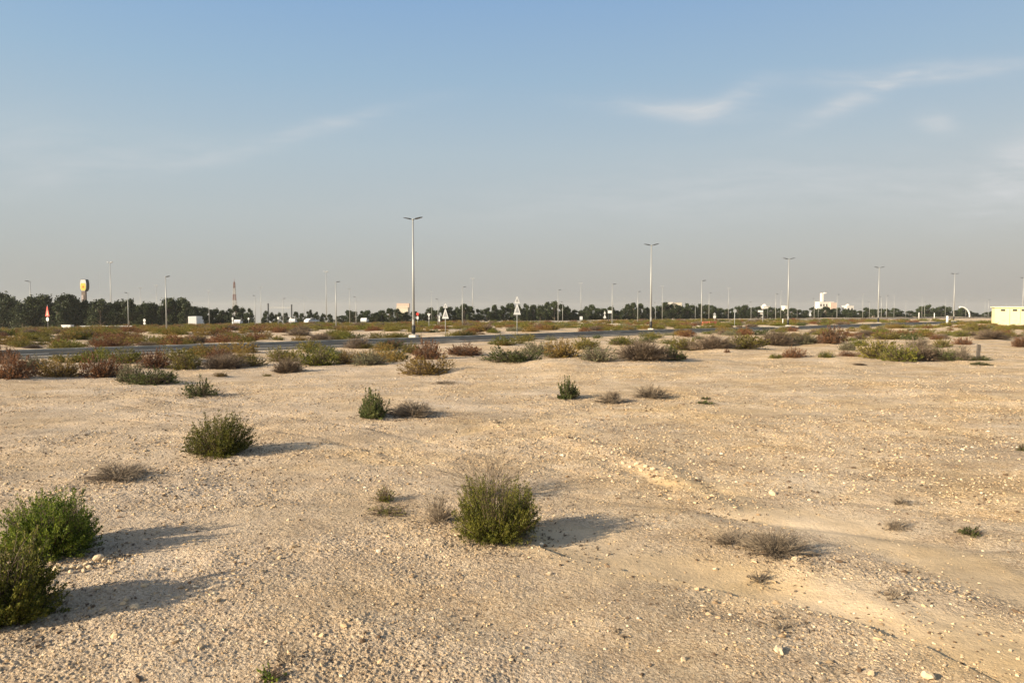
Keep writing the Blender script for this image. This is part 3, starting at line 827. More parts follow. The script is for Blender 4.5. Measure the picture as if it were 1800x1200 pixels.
B_ = [
 (22, 667, 82, 42, 'red', "wide reddish brown shrub at the left edge, frontmost of the left scrub"),
 (106, 664, 66, 34, 'orange', "round rusty orange shrub second from the left edge, at the sand's edge"),
 (8, 640, 50, 32, 'red', "dark red shrub behind the wide reddish shrub at the left edge"),
 (60, 650, 50, 26, 'grey', "pale shrub wedged between the two rusty shrubs at the left"),
 (182, 665, 68, 42, 'red', "dark reddish dome shrub between the rusty orange and the long green shrubs"),
 (232, 671, 54, 34, 'grey', "greyish olive shrub at the left end of the long green shrub"),
 (270, 677, 92, 28, 'dark', "long low green shrub at the sand edge, left of the small forked shrub"),
 (272, 648, 66, 30, 'red', "red-brown shrub directly behind the long low green shrub"),
 (225, 640, 60, 26, 'green', "fresh green shrub behind the dark reddish dome shrub"),
 (326, 650, 62, 28, 'olive', "yellowish olive shrub right of the red-brown shrub"),
 (395, 649, 74, 26, 'purple', "greyish brown twiggy shrub right of the yellowish olive shrub"),
 (438, 645, 54, 22, 'olive', "small olive shrub right of the greyish brown twiggy shrub"),
 (385, 632, 60, 20, 'red', "low red-brown shrub beside the road, above the twiggy shrub"),
 (506, 656, 52, 26, 'purple', "pale bare bush alone on the sand edge, left of centre"),
 (558, 643, 70, 32, 'green', "olive green shrub right of the pale bare bush"),
 (500, 636, 60, 24, 'olive', "olive shrub just behind the pale bare bush"),
 (612, 640, 46, 24, 'orange', "small orange-brown shrub between the olive green and the grey-green shrub"),
 (650, 642, 74, 26, 'grey', "wide grey-green shrub left of the tall street lamp"),
 (692, 633, 50, 20, 'green', "small green shrub at the roadside just left of the tall street lamp"),
 (752, 632, 56, 36, 'red', "deep red shrub in front of the road near the tall street lamp"),
 (752, 660, 94, 30, 'orange', "wide orange-olive shrub sitting on sand below the deep red shrub"),
 (815, 626, 76, 20, 'red', "low reddish shrub between the deep red shrub and the road signs"),
 (722, 622, 40, 18, 'olive', "small olive shrub left of the deep red shrub"),
 (904, 638, 116, 24, 'dark', "long dark shrub at the sand's edge below the double triangle sign"),
 (945, 624, 60, 24, 'grey', "grey-green shrub behind the right end of the long dark shrub"),
 (986, 629, 74, 30, 'orange', "orange-tinted dry shrub right of the long dark shrub"),
 (1050, 637, 62, 28, 'grey', "pale greyish shrub left of the wide purplish bush"),
 (1030, 614, 60, 20, 'olive', "olive shrub behind the pale greyish shrub"),
 (1128, 635, 100, 32, 'purple', "wide purplish twiggy bush right of centre at the sand's edge"),
 (1178, 634, 52, 28, 'dark', "dark olive shrub at the right end of the wide purplish bush"),
 (1095, 607, 60, 14, 'green', "low green shrub at the roadside right of centre"),
 (1202, 616, 60, 22, 'olive', "olive shrub above and right of the dark olive shrub"),
 (1252, 614, 76, 26, 'purple', "purplish bush starting the long row on the right"),
 (1308, 614, 84, 26, 'olive', "broad olive shrub in the middle of the long row on the right"),
 (1366, 608, 62, 26, 'purple', "purple-brown bush ending the long row on the right"),
 (1412, 606, 60, 20, 'grey', "pale grey shrub right of the long row"),
 (1395, 630, 40, 18, 'red', "small red-brown shrub alone in front of the long row"),
 (1364, 630, 26, 8, 'green', "tiny green tuft left of the small red-brown shrub"),
 (1451, 629, 28, 12, 'green', "small green shrub right of the small red-brown shrub"),
 (1462, 606, 52, 30, 'red', "tall reddish brown shrub above the small green shrub"),
 (1490, 616, 34, 18, 'grey', "small grey shrub beside the tall reddish brown shrub"),
 (1492, 627, 40, 10, 'red', "low reddish patch left of the big olive clump on the right"),
 (1545, 632, 78, 34, 'olive', "left half of the big olive shrub clump on the right"),
 (1578, 636, 66, 30, 'green', "greenish front shrub of the big clump on the right"),
 (1618, 635, 74, 26, 'purple', "bare purplish bush in the middle of the big clump on the right"),
 (1658, 635, 64, 24, 'dark', "dark green shrub right of the bare purplish bush"),
 (1718, 634, 52, 9, 'dark', "flat green shrub at the foot of the leaning dark post"),
 (1656, 611, 34, 16, 'olive', "small olive shrub behind the dark green shrub of the right clump"),
 (1692, 607, 30, 13, 'red', "small reddish shrub right of the small olive one"),
 (1690, 592, 30, 12, 'green', "bright olive cushion shrub on the sandy rise at right"),
 (1742, 597, 56, 16, 'purple', "purplish twiggy shrub on the rise below the yellow building"),
 (1794, 611, 34, 20, 'red', "dark red shrub at the right edge of the photo"),
 (1720, 583, 60, 12, 'olive', "olive shrub in front of the left corner of the yellow building"),
 (1790, 572, 60, 9, 'dark', "low dark shrub at the foot of the yellow building"),
 (1560, 597, 60, 14, 'olive', "low olive shrub on the sand strip above the big right clump"),
 (1600, 590, 44, 9, 'red', "low reddish shrub right above the big right clump"),
 (1636, 592, 22, 7, 'red', "tiny red-brown shrub on the pale sand strip at right"),
 (1278, 620, 12, 7, 'red', "tiny brown tuft below the purplish bush of the long row"),
 (1200, 633, 14, 10, 'red', "small dark round tuft at the right end of the wide purplish bush"),
 (1722, 642, 34, 6, 'dark', "flat dark twig mat on the sand in front of the leaning post"),
 (470, 662, 18, 5, 'olive', "tiny tuft on sand left of the pale bare bush"),
 (388, 663, 24, 8, 'orange', "tiny orange-brown tuft beside the small forked shrub"),
 (1510, 642, 26, 4, 'purple', "thin dark twig mat on sand left of the big right clump"),
]
for b in B_: belt(*b)
near_dry(1672, 1712, 608, 634, "pale dry grass-like bush just left of the leaning dark post", 130, 8, .012, 40, name="dry_shrub")
near_dry(1585, 1640, 590, 612, "thin straw-coloured bush behind the big shrub clump on the right", 120, 8, .014, 41)

# dead leaves and twig scraps on the ground
def build_litter():
    rg = np.random.default_rng(55); xs, ys = [], []
    for (x, y, w) in NEAR:
        n = int(220 * min(w, 1.6) ** 1.9); a = rg.uniform(0, 6.28, n); r = w * .5 * rg.uniform(.3, 1.5, n) ** 1.1
        xs.append(x + np.cos(a) * r + rg.uniform(0, .35 * w, n)); ys.append(y + np.sin(a) * r)
    n = 34000; d = np.sqrt(rg.uniform(5 ** 2, 30 ** 2, n)); a = rg.uniform(-.8, .8, n); x = d * np.sin(a); y = d * np.cos(a)
    keep = rg.random(n) < np.clip((fbm(x, y, .8, 3, 131) - .25) * 1.6 + .05, 0.03, 1); xs.append(x[keep]); ys.append(y[keep])
    x = np.concatenate(xs); y = np.concatenate(ys); n = len(x)
    P = np.stack([x, y, height(x, y) + micro(x, y, np.hypot(x, y)) + .006], 1)
    D = np.stack([rg.normal(0, 1, n), rg.normal(0, 1, n), rg.normal(0, .15, n)], 1)
    D /= np.linalg.norm(D, axis=1)[:, None]
    ln_ = rg.uniform(.018, .07, n)[:, None]; S = np.stack([-D[:, 1], D[:, 0], np.zeros(n)], 1); wd_ = rg.uniform(.005, .014, n)[:, None]; up = np.array([[0, 0, 1.]]) * rg.uniform(.004, .02, (n, 1))
    V = np.stack([P - D * ln_ * .5, P + S * wd_ + up, P + D * ln_ * .5 + up, P - S * wd_], 1).reshape(-1, 3)
    m = leafmat("dead_litter", [(0.1, (0.055, 0.038, 0.026)), (0.5, (0.12, 0.085, 0.055)), (0.9, (0.24, 0.18, 0.12))], rough=.9, trans=0)
    tag(link("leaf_litter", mesh_from("leaf_litter", V, [np.arange(4 * n).reshape(-1, 4)], m)), "dead brown leaf and twig scraps strewn over the sand", "litter", kind='stuff')
build_litter()

# shrubs of the plain, scattered over the sand between and beyond the roads
cand = []
def try_add(x, y, w, h, kind): cand.append((math.hypot(x, y), x, y, w, h, kind))
RB = np.array(resample(ROAD, 4)); 
tries = 0
pts_x, pts_y = [], []
n0 = 30000
d = np.sqrt(rng.uniform(30 ** 2, 235 ** 2, n0)); a = rng.uniform(-0.72, 0.72, n0)
X = d * np.sin(a); Y = d * np.cos(a)
rd = seg_dist(X, Y, ROAD); fr = seg_dist(X, Y, FAR_ROAD); sr = seg_dist(X, Y, SIDE_ROAD)
# which side of the road: positive = beyond it
rp = np.array(resample(ROAD, 6)); tt = np.gradient(rp, axis=0)
idx = np.argmin((X[:, None] - rp[None, :, 0]) ** 2 + (Y[:, None] - rp[None, :, 1]) ** 2, axis=1)
side = (tt[idx, 0] * (Y - rp[idx, 1]) - tt[idx, 1] * (X - rp[idx, 0]))
beyond = side > 0
clump = fbm(X, Y, 0.06, 2, 91) + .6 * fbm(X, Y, 0.2, 2, 92)
pxX = 900 + FPX * X / Y; pyY = 541 + FPX * CAM_H / Y
dens = np.where(beyond, 0.095 * np.clip(0.85 + .8 * clump, .12, 1.6), 0.0)
near_side = (~beyond) & (rd > 5.6) & ((pyY < 606) & (pxX > 200) | (pxX < 700) & (pyY < 640))
dens = np.where(near_side, 0.10 * np.clip(0.8 + clump, .1, 1.4), dens)
dens = dens * ((rd > 6.0) & (fr > 8.5) & (sr > 4.8))
dens = np.where((np.abs(pxX - 1700) < 90) & (pyY > 578), dens * .6, dens)
area = 0.72 * (235 ** 2 - 30 ** 2)
keep = rng.random(n0) < dens * area / n0
X, Y, D_ = X[keep], Y[keep], d[keep]; bey = beyond[keep]
col_n = fbm(X, Y, 0.035, 2, 95)
kept = []
for i in range(len(X)):
    if abs(X[i]) > 0.72 * Y[i] + 2: continue
    w = random.uniform(0.9, 2.7) * (1.15 if bey[i] else .95) 
    if any((X[i] - bx) ** 2 + (Y[i] - by) ** 2 < (.45 * (bw + w)) ** 2 for bx, by, bw in BELT): continue
    h = min(w * random.uniform(.24, .38), .85)
    kind = random.choices(['olive', 'orange', 'red', 'green', 'purple', 'dark', 'grey'],
                          [.34, .17 + .12 * max(col_n[i], 0), .10 + .15 * max(col_n[i], 0), .14 + .15 * max(-col_n[i], 0), .11, .05, .07])[0]
    kept.append((float(D_[i]), float(X[i]), float(Y[i]), w, h, kind, bool(bey[i])))
kept.sort()
n_ind = 292 - 28 - NSHRUB[0] - 2
print("field shrubs", len(kept), "individual", n_ind)
SECT = [(150, 'at the far left'), (254, 'below the totem sign'), (345, 'below the tall dark-headed left lamp'), (460, 'below the box truck and mast'), (600, 'below the dark gantry'), (740, 'left of the nearest lamp'),
        (850, 'below the stacked triangle signs'), (1000, 'below the taller triangle signs'), (1144, 'left of the second double lamp'), (1260, 'near the orange barriers'), (1385, 'left of the third double lamp'),
        (1543, 'left of the fourth double lamp'), (1676, 'left of the fifth double lamp'), (9999, 'near the yellow building')]
for (dd, x, y, w, h, kind, by_) in kept[:n_ind]:
    me = protos(kind)[random.randrange(5)]
    where = "on the plain beyond the grey road" if by_ else "on the strip between the bare sand and the road"
    o = link("desert_shrub", me[1], None, (x, y, hz(x, y) - .02))
    o.rotation_euler = (0, 0, random.uniform(0, 6.28)); o.scale = (w, w * random.uniform(.8, 1.2), h / .45)
    sec = next(l_ for lim, l_ in SECT if 900 + FPX * x / y < lim); big = 'wide' if w > 2.3 else 'low' if w > 1.6 else 'small'
    tag(o, f"{big} {WORDS[kind]} shrub " + ("beyond the road " if by_ else "before the road ") + sec, "shrub", f"{WORDS[kind]} shrubs {where}")
def merged(items, name, label):
    Vs, Fs, Ms, n = [], [], [], 0
    kinds = sorted(KINDS)
    for (dd, x, y, w, h, kind, by_) in items:
        SV, SQ, LV, LQ = protos(kind)[random.randrange(5)][2]
        st = 1 if dd < 150 else 2
        sel = np.arange(0, len(LQ), st); q = LQ[sel]
        V = LV.reshape(-1, 3)[q.ravel()].reshape(-1, 4, 3)
        if st == 2:
            c = V.mean(axis=1, keepdims=True); V = c + (V - c) * 1.4
        V = V.reshape(-1, 3)
        an = random.uniform(0, 6.28); ca, sa = math.cos(an), math.sin(an)
        V = np.c_[(V[:, 0] * ca - V[:, 1] * sa) * w + x, (V[:, 0] * sa + V[:, 1] * ca) * w + y, V[:, 2] * h / .45 + hz(x, y) - .02]
        Vs.append(V); Fs.append(np.arange(len(V)).reshape(-1, 4) + n); n += len(V)
        Ms.append(np.full(len(V) // 4, kinds.index(kind)))
    me = mesh_from(name, np.vstack(Vs), [np.vstack(Fs)], [KINDS[k_] for k_ in kinds], np.concatenate(Ms))
    return tag(link(name, me), label, "scrub", kind='stuff')
if len(kept) > n_ind: merged(kept[n_ind:], "scrub", "far low scrub covering the plain in front of the tree line")

# ------------------------------------------------------------------ rocks
ROCK = simple("pale_rock", (0.56, 0.44, 0.285), 0.9, var=0.2, scale=9, bump=.4)
def rock_mesh(seed):
    rg = np.random.default_rng(seed)
    bm_v = IV.copy(); F = IF
    # one subdivision
    vs = list(map(tuple, bm_v)); cache = {}; NF = []
    def midp(a, b):
        k_ = (min(a, b), max(a, b))
        if k_ not in cache:
            m = (np.array(vs[a]) + np.array(vs[b])) / 2; m /= np.linalg.norm(m); vs.append(tuple(m)); cache[k_] = len(vs) - 1
        return cache[k_]
    for (a, b, c) in F:
        ab, bc, ca = midp(a, b), midp(b, c), midp(c, a); NF += [(a, ab, ca), (b, bc, ab), (c, ca, bc), (ab, bc, ca)]
    V = np.array(vs) * (1 + rg.uniform(-.22, .22, (len(vs), 1))) * np.array([1.2, .85, .65])
    return mesh_from("rock", V, [np.array(NF)], ROCK)
RM = [rock_mesh(i) for i in range(4)]
def rock(px, py, s, label, group=None):
    x, y, z = at(px, py); o = link("rock", random.choice(RM), None, (x, y, z + s * .3))
    o.scale = (s, s, s); o.rotation_euler = (random.uniform(-.3, .3), random.uniform(-.3, .3), random.uniform(0, 6.28))
    tag(o, label, "rock", group)
rock(236, 1072, .050, "pale yellow stone alone on gravel at lower left")
rock(1369, 1147, .048, "white stone on smooth sand at the bottom right")
rock(1631, 1190, .045, "pale stone at the bottom edge near the right")
rock(1358, 869, .060, "biggest pale stone on the gravel right of centre")
rock(1397, 986, .045, "pale stone below the tangled tumbleweed bush")
rock(102, 1004, .06, "biggest pale rock at the left end of the stone ridge by the green shrub")
for (px, py, s) in [(118, 1003, .05), (130, 999, .055), (140, 996, .045), (150, 993, .05), (160, 990, .055), (172, 985, .07), (183, 984, .05), (192, 988, .04), (125, 1008, .04), (145, 1002, .04), (162, 998, .04), (178, 992, .035), (320, 958, .035), (340, 952, .04), (300, 962, .035)]:
    rock(px + random.uniform(-5, 5), py + random.uniform(-3, 3), s * random.uniform(.4, .85), "small pale rock of the stone ridge beside the green shrub", "small rocks of the stone ridge at left")
for (px, py, s) in [(1120, 818, .06), (1135, 822, .05), (1108, 822, .05), (1148, 826, .05), (1095, 815, .045), (1128, 829, .045)]:
    rock(px, py, s, "grey-white rock on the low bank above the sandy wash", "rocks on the low bank")

# ------------------------------------------------------------------ street lamps
GALV = simple("galvanised_steel", (0.33, 0.335, 0.32), 0.45, 0.2, var=.06, scale=1.5)
DARK = simple("dark_metal", (0.06, 0.065, 0.07), 0.4, 0.3, var=.1)
BLACK = simple("black_paint", (0.02, 0.02, 0.022), 0.6, var=.15)
WHITE = simple("white_paint", (0.68, 0.68, 0.66), 0.5, var=.05)
LGREY = simple("light_grey_metal", (0.38, 0.39, 0.39), 0.5, 0.1, var=.08)
def head(sgn, ln=0.85, tilt=8, mat=DARK):
    mb = MB(); a = R(tilt)
    prof = [(0.0, 0.07, 0.04), (0.15, 0.08, 0.05), (0.28, 0.19, 0.09), (0.75, 0.18, 0.07), (1.0, 0.09, 0.03)]
    V = []
    for t, w, h in prof:
        x = t * ln
        for (yy_, zz_) in ((-w, 0), (-w * .7, h), (w * .7, h), (w, 0), (w * .8, -h * .5), (-w * .8, -h * .5)):
            V.append((sgn * (x * math.cos(a) - zz_ * math.sin(a)), yy_, x * math.sin(a) + zz_ * math.cos(a)))
    n = 6; Q = [(i * n + j, i * n + (j + 1) % n, (i + 1) * n + (j + 1) % n, (i + 1) * n + j) for i in range(len(prof) - 1) for j in range(n)]
    Q += [(0, 1, 2, 3), (0, 3, 4, 5)]; m_ = (len(prof) - 1) * n; Q += [(m_ + 3, m_ + 2, m_ + 1, m_), (m_ + 5, m_ + 4, m_ + 3, m_)]
    mb.add(V, Q); return mb
def make_lamp(H, heads, detail=True, hl=1.0, r0=.15, r1=.07, hm=DARK):
    t = thing("street_lamp", "street lamp", "street lamp")
    MB().tube([(0, 0, 0.0), (0, 0, H * .5), (0, 0, H)], [r0, (r0 + r1) / 2, r1], 12).obj("pole", GALV, t, True)
    if detail:
        MB().box((0, 0, 0.02), (0.8, 0.8, 0.36), bev=.05).obj("footing", simple("lamp_footing", (.55, .52, .47), .9), t)
        MB().tube([(0, 0, .35), (0, 0, 1.15)], [r0 + .035, r0 + .03], 12).obj("base_cover", BLACK, t, True)
        MB().box((0, -(r0 + .0), 1.55), (.16, .08, .5)).obj("access_door", GALV, t)
    MB().tube([(0, 0, H - .05), (0, 0, H + .06)], [r1 * 1.5, r1 * 1.3], 10).obj("top_bracket", GALV, t, True)
    for s in heads:
        o = head(s, hl, 9 if not detail else 12, hm).obj("lamp_head", hm, t); o.location = (s * r1, 0, H)
    return t
lampA = make_lamp(12.0, (-1, 1))
names = ["tallest and nearest double-headed street lamp, left of the road signs",
         "second nearest double-headed street lamp, right of centre by the road",
         "third double-headed street lamp along the road, right of the street name sign",
         "fourth double-headed street lamp along the road, left of the white marker post",
         "fifth double-headed street lamp along the road, just right of the white marker post",
         "double-headed street lamp standing behind the yellow building at the right edge"]
tops = [387, 432, 456, 471, 482, 489]; pxs = [727, 1144, 1385, 1543.5, 1676, 1797]
for i, (x, y) in enumerate(LAMPS):
    x = (pxs[i] - 900) / FPX * y; z = float(macro(np.array([x]), np.array([y]))[0])
    Hh = (541 - tops[i]) / FPX * y + CAM_H - z
    place(lampA, (x, y, z), R(-16 + 3 * i), Hh / 12.0, names[i], "double-headed street lamps along the road")

single = make_lamp(8.0, (1,), False, .75, .11, .05)
singleL = make_lamp(8.0, (-1,), False, .75, .11, .05)
palehead = make_lamp(10.0, (-1, 1), False, .55, .09, .04, LGREY)
FAR = [ # px, top, base, proto, where
 (55, 495, 576, singleL, "between the tall trees at the far left"), (196, 462, 567, palehead, "behind the trees at left, tallest thin one there"),
 (226, 515, 579, singleL, "short dark one left of the small white sign"), (248, 506, 572, palehead, "right after the short dark one at left"),
 (276, 502, 572, palehead, "just left of the tall dark-headed lamp at left"), (293, 487, 584, single, "tall dark-headed one nearest on the left side"),
 (368, 511, 573, palehead, "right of the white box truck"), (449, 520, 574, singleL, "right of the lattice tower"),
 (459, 505, 569, palehead, "close behind the one right of the lattice tower"), (498, 525, 574, single, "between the two dark gantry posts"),
 (535, 521, 568, palehead, "right of the dark gantry"), (574, 478, 567, palehead, "tallest thin one left of centre"),
 (591, 496, 578, single, "dark-headed, right of the tallest thin one"), (615, 508, 568, palehead, "left of the billboard building, first of two"),
 (626, 522, 572, singleL, "left of the billboard building, second of two"), (759, 513, 566, palehead, "right of the nearest double-headed lamp"),
 (770, 526, 572, singleL, "short one left of the stacked triangle signs"), (813, 505, 573, single, "dark-headed one right of the stacked triangle signs"),
 (831, 490, 563, palehead, "tall pale-headed one right of the stacked triangle signs"), (981, 510, 570, single, "right of the second stacked triangle sign, left of a pair"),
 (989, 531, 570, singleL, "right of the second stacked triangle sign, right of a pair"), (1021, 498, 563, palehead, "pale-headed over the white roadside sign"),
 (1076, 500, 570, single, "dark-headed beside the white shop sign board"), (1097, 524, 560, palehead, "small faint one right of the white shop sign board"),
 (1121, 513, 569, single, "just left of the second nearest double lamp"), (1152, 532, 566, singleL, "just right of the second nearest double lamp"),
 (1164, 503, 562, palehead, "pale-headed one below the distant pink building"), (1222, 535, 566, singleL, "short one left of the orange barrier"),
 (1233, 494, 569, single, "dark-headed one by the orange barrier"), (1246, 515, 560, single, "thin one above the orange barrier"),
 (1280, 507, 557, palehead, "pale-headed one left of the round sign"), (1320, 531, 564, singleL, "short one right of the round sign"),
 (1349, 539, 557, palehead, "tiny one below the white dome"), (1363, 517, 559, single, "left neighbour of the third double lamp"),
 (1372, 512, 557, palehead, "pale-headed close to the third double lamp"), (1401, 531, 560, palehead, "first one right of the third double lamp"),
 (1431, 525, 561, singleL, "left of the distant white tower building"), (1438, 537, 559, singleL, "shortest one left of the white tower building"),
 (1471, 518, 560, single, "right of the distant white tower building"), (1516, 517, 556, palehead, "pale-headed one left of the fourth double lamp"),
 (1528, 531, 559, singleL, "short one left of the fourth double lamp"), (1549, 522, 560, singleL, "first one right of the fourth double lamp"),
 (1558, 520, 560, single, "second one right of the fourth double lamp"), (1571, 520, 556, palehead, "third one right of the fourth double lamp"),
 (1592, 529, 558, palehead, "thin one midway between the fourth and fifth double lamps"), (1620, 522, 556, palehead, "pale-headed one before the round clump of far trees"),
 (1625, 530, 558, single, "dark-headed one before the round clump of far trees"), (1661, 525, 556, palehead, "pale-headed one just left of the fifth double lamp"),
 (1697, 527, 556, palehead, "beside the white arched roof"), (1731, 527, 559, palehead, "pale-headed one left of the yellow building"),
 (1737, 527, 559, single, "dark-headed one left of the yellow building"), (1768, 528, 560, palehead, "thin one whose top shows above the yellow building")]
for (px, top, base, pr, where) in FAR:
    x, y, z = at(px, base)
    if y > 330: y = 330.0; x = (px - 900) / FPX * y; z = float(macro(np.array([x]), np.array([y]))[0])
    Hh = (541 - top) / FPX * y + CAM_H - z
    H0 = 8.0 if pr in (single, singleL) else 10.0
    place(pr, (x, y, z), R(random.uniform(-25, 25)), Hh / H0, "distant street lamp " + where, "distant street lamps")
# plain thin pole without a lamp
x, y, z = at(177, 567); Hh = (541 - 480) / FPX * y + CAM_H - z
tag(MB().tube([(0, 0, 0), (0, 0, Hh)], [.12, .06], 8).obj("flag_pole", GALV, None, True, (x, y, z)), "bare thin pole without a lamp between the totem sign and the tallest far lamp", "pole")

# ------------------------------------------------------------------ trees
TREE_L = leafmat("tree_leaves", [(0.15, (0.014, 0.024, 0.011)), (0.5, (0.034, 0.048, 0.018)), (0.85, (0.072, 0.085, 0.032))], trans=.1)
BARK = simple("bark", (0.14, 0.11, 0.08), 0.9, var=.3, scale=3)
def make_tree(seed, slim=False):
    """unit tree: 1 m high, about .8 m wide"""
    rg = np.random.default_rng(seed)
    t = thing("tree", "tree", "tree")
    mb = MB(); mb.tube([(0, 0, -.02), (rg.normal(0, .01), 0, .2), (rg.normal(0, .02), rg.normal(0, .02), .6)], [.028, .02, .008], 7)
    nb = rg.integers(16, 24) if not slim else 12
    th = rg.uniform(0, 6.28, nb); zz_ = rg.uniform(.09, .93, nb)
    pk = rg.uniform(.30, .5); env = np.where(zz_ < pk, .75 + .25 * zz_ / pk, np.clip(1 - ((zz_ - pk) / (1 - pk)) ** 1.4, 0.04, 1))
    rr = env * rg.uniform(.12, .42, nb) * (1.0 if not slim else .55)
    cen = np.stack([np.cos(th) * rr, np.sin(th) * rr, zz_], 1)
    for c in cen: mb.tube([(0, 0, max(.1, c[2] * .5)), c * np.array([.5, .5, .85]), c], [.012, .008, .003], 4)
    mb.obj("trunk", BARK, t, True)
    Ps = []
    for c in cen:
        m = rg.integers(120, 190); q = rg.normal(0, 1, (m, 3)); q /= np.linalg.norm(q, axis=1)[:, None]
        s = rg.uniform(.10, .17) * (1.1 if c[2] < .6 else .75)
        Ps.append(c + q * (rg.random((m, 1)) ** .4) * s * np.array([1.1, 1.1, 1.0]))
        # ragged shoots
        m = 14; ups = c + np.stack([rg.normal(0, .05, m), rg.normal(0, .05, m), rg.uniform(.05, .17, m)], 1); Ps.append(ups)
    P = np.vstack(Ps); P = P[(P[:, 2] > .03) & (P[:, 2] < 1.02)]
    D = P - np.array([0, 0, .3]); D[:, 2] += .2; D /= np.linalg.norm(D, axis=1)[:, None]
    LV, LQ = leaf_quads(P, D, .062, .038, rg)
    link("crown", mesh_from("crown", LV, [LQ], TREE_L), t)
    return t
TREES = [make_tree(300 + i) for i in range(7)]
SK = [(5,517),(15,520),(28,530),(40,531),(54,526),(66,521),(80,521),(90,530),(102,534),(113,520),(122,522),(133,526),(143,530),(152,529),(165,533),(177,529),(190,533),(205,534),(214,527),(228,527),(238,535),(253,531),(265,531),(275,536),(286,537),(298,527),
 (308,529),(320,526),(328,532),(343,543),(352,539),(362,541),(374,547),(382,545),(392,546),(405,542),(415,540),(426,543),(440,545),(468,547),(478,549),(490,551),(503,551),(520,549),(531,550),(545,547),(556,549),(568,553),(580,553),(596,554),
 (604,557),(613,547),(623,547),(638,546),(646,545),(660,551),(672,545),(685,542),(698,543),(713,549),(728,550),(740,551),(757,543),(767,546),(778,541),(790,540),(804,540),(816,535),(826,541),(842,543),(856,540),(870,540),(885,539),(898,536),
 (911,536),(925,535),(938,537),(950,536),(963,534),(975,532),(986,536),(997,540),(1010,543),(1021,545),(1031,538),(1040,537),(1050,542),(1062,544),(1074,541),(1084,545),(1093,547),(1104,538),(1114,536),(1126,536),(1136,540),(1146,541),(1157,539),(1169,531),(1180,536),(1191,538),(1200,537),
 (1209,534),(1220,537),(1232,536),(1243,535),(1253,537),(1264,542),(1276,545),(1286,541),(1297,539),(1309,538),(1321,540),(1333,540),(1345,543),(1356,541),(1368,541),(1380,545),(1392,543),(1403,546),(1416,545),(1428,541),(1440,541),(1451,539),(1463,542),(1474,543),(1486,544),(1499,545),
 (1511,546),(1522,542),(1535,543),(1548,545),(1560,544),(1572,544),(1585,547),(1599,546),(1610,548),(1620,540),(1631,538),(1642,545),(1655,540),(1666,541),(1679,545),(1690,541),(1702,546),(1713,551),(1723,552),(1736,551),(1746,550)]
MARKS = [(0, 'the left photo edge'), (84, 'the red triangle sign'), (148, 'the totem sign'), (196, 'the tallest far-left lamp'), (254, 'the small white sign'), (293, 'the dark-headed lamp'),
         (345, 'the box truck'), (413, 'the lattice mast'), (472, "the gantry's left post"), (513, "the gantry's right post"), (574, 'the tall thin lamp'), (626, 'the short dark lamp'), (707, 'the cream house'),
         (727, 'the nearest lamp'), (783, 'the stacked triangle signs'), (831, 'the pale-headed lamp'), (909, 'the taller triangle signs'), (981, 'the lamp pair'), (1021, 'the low white sign'), (1072, 'the white sign board'),
         (1144, 'the second double lamp'), (1188, 'the pinkish building'), (1233, 'the barrier lamp'), (1291, 'the round grey sign'), (1347, 'the white dome'), (1385, 'the third double lamp'), (1446, 'the white tower'),
         (1494, 'the small white building'), (1543, 'the fourth double lamp'), (1620, 'the paired lamps'), (1676, 'the fifth double lamp'), (1748, 'the yellow building'), (1830, 'the right photo edge')]
ORD = ['first', 'second', 'third', 'fourth', 'fifth', 'sixth', 'seventh', 'eighth', 'ninth', 'tenth', 'eleventh', 'twelfth', 'thirteenth', 'fourteenth', 'fifteenth', 'sixteenth', 'seventeenth', 'eighteenth', 'nineteenth', 'twentieth']
def span(px):
    for (a, A_), (b, B2_) in zip(MARKS[:-1], MARKS[1:]):
        if px < b: return A_, B2_
    return MARKS[-2][1], MARKS[-1][1]
CNT = {}
zones = [(345, "tall dark tree in the dense row at the far left", "tall trees at the far left"),
         (435, "dark round tree behind the white box truck and lattice tower", "trees around the lattice tower"),
         (600, "small separate tree in the gappy row left of centre", "small trees left of centre"),
         (850, "bushy dark tree in the row behind the nearest street lamp", "trees behind the nearest street lamp"),
         (1100, "dark tree in the continuous row at the centre horizon", "trees at the centre horizon"),
         (1400, "hazy dark tree in the even row right of centre", "trees right of centre"),
         (1900, "small hazy tree in the distant row at the right", "distant trees at the right")]
for i, (px, top) in enumerate(SK):
    for row in (0, 1):
        if row == 1 and (435 < px < 610 or random.random() < .12): continue
        if px < 345: dist = 238
        elif px < 700: dist = 262
        elif px < 1000: dist = 262 + (px - 700) * .12
        else: dist = 298 + (px - 1000) * .16
        dist += random.uniform(-5, 6) + row * 14
        p = px + (random.uniform(-7, 7) if row else 0); tp = top + (random.uniform(5, 13) if row else random.uniform(-3, 1))
        # keep the first row behind the far road
        x = (p - 900) / FPX * dist; y = dist; z = float(macro(np.array([x]), np.array([y]))[0])
        Hh = (541 - tp) / FPX * y + CAM_H - z
        w = max(Hh * random.uniform(.9, 1.2), 14 / pxm(y) * (2.1 if px > 600 else 1.7 if px > 435 else 2.3)) * (1.0 if not 435 < px < 600 else .8)
        lab, grp = next((l, g) for lim, l, g in zones if px < lim)
        A_, B2_ = span(px)
        if row == 0:
            CNT[A_] = CNT.get(A_, 0) + 1
            lab = f"{ORD[CNT[A_] - 1]} dark tree from the left between {A_} and {B2_}"
        else:
            CNT['b' + A_] = CNT.get('b' + A_, 0) + 1
            lab = f"{ORD[CNT['b' + A_] - 1]} back-row tree from the left between {A_} and {B2_}"
        place(random.choice(TREES[:7]), (x, y, z), random.uniform(0, 6.28), (w, w, Hh * 1.02), lab, grp)

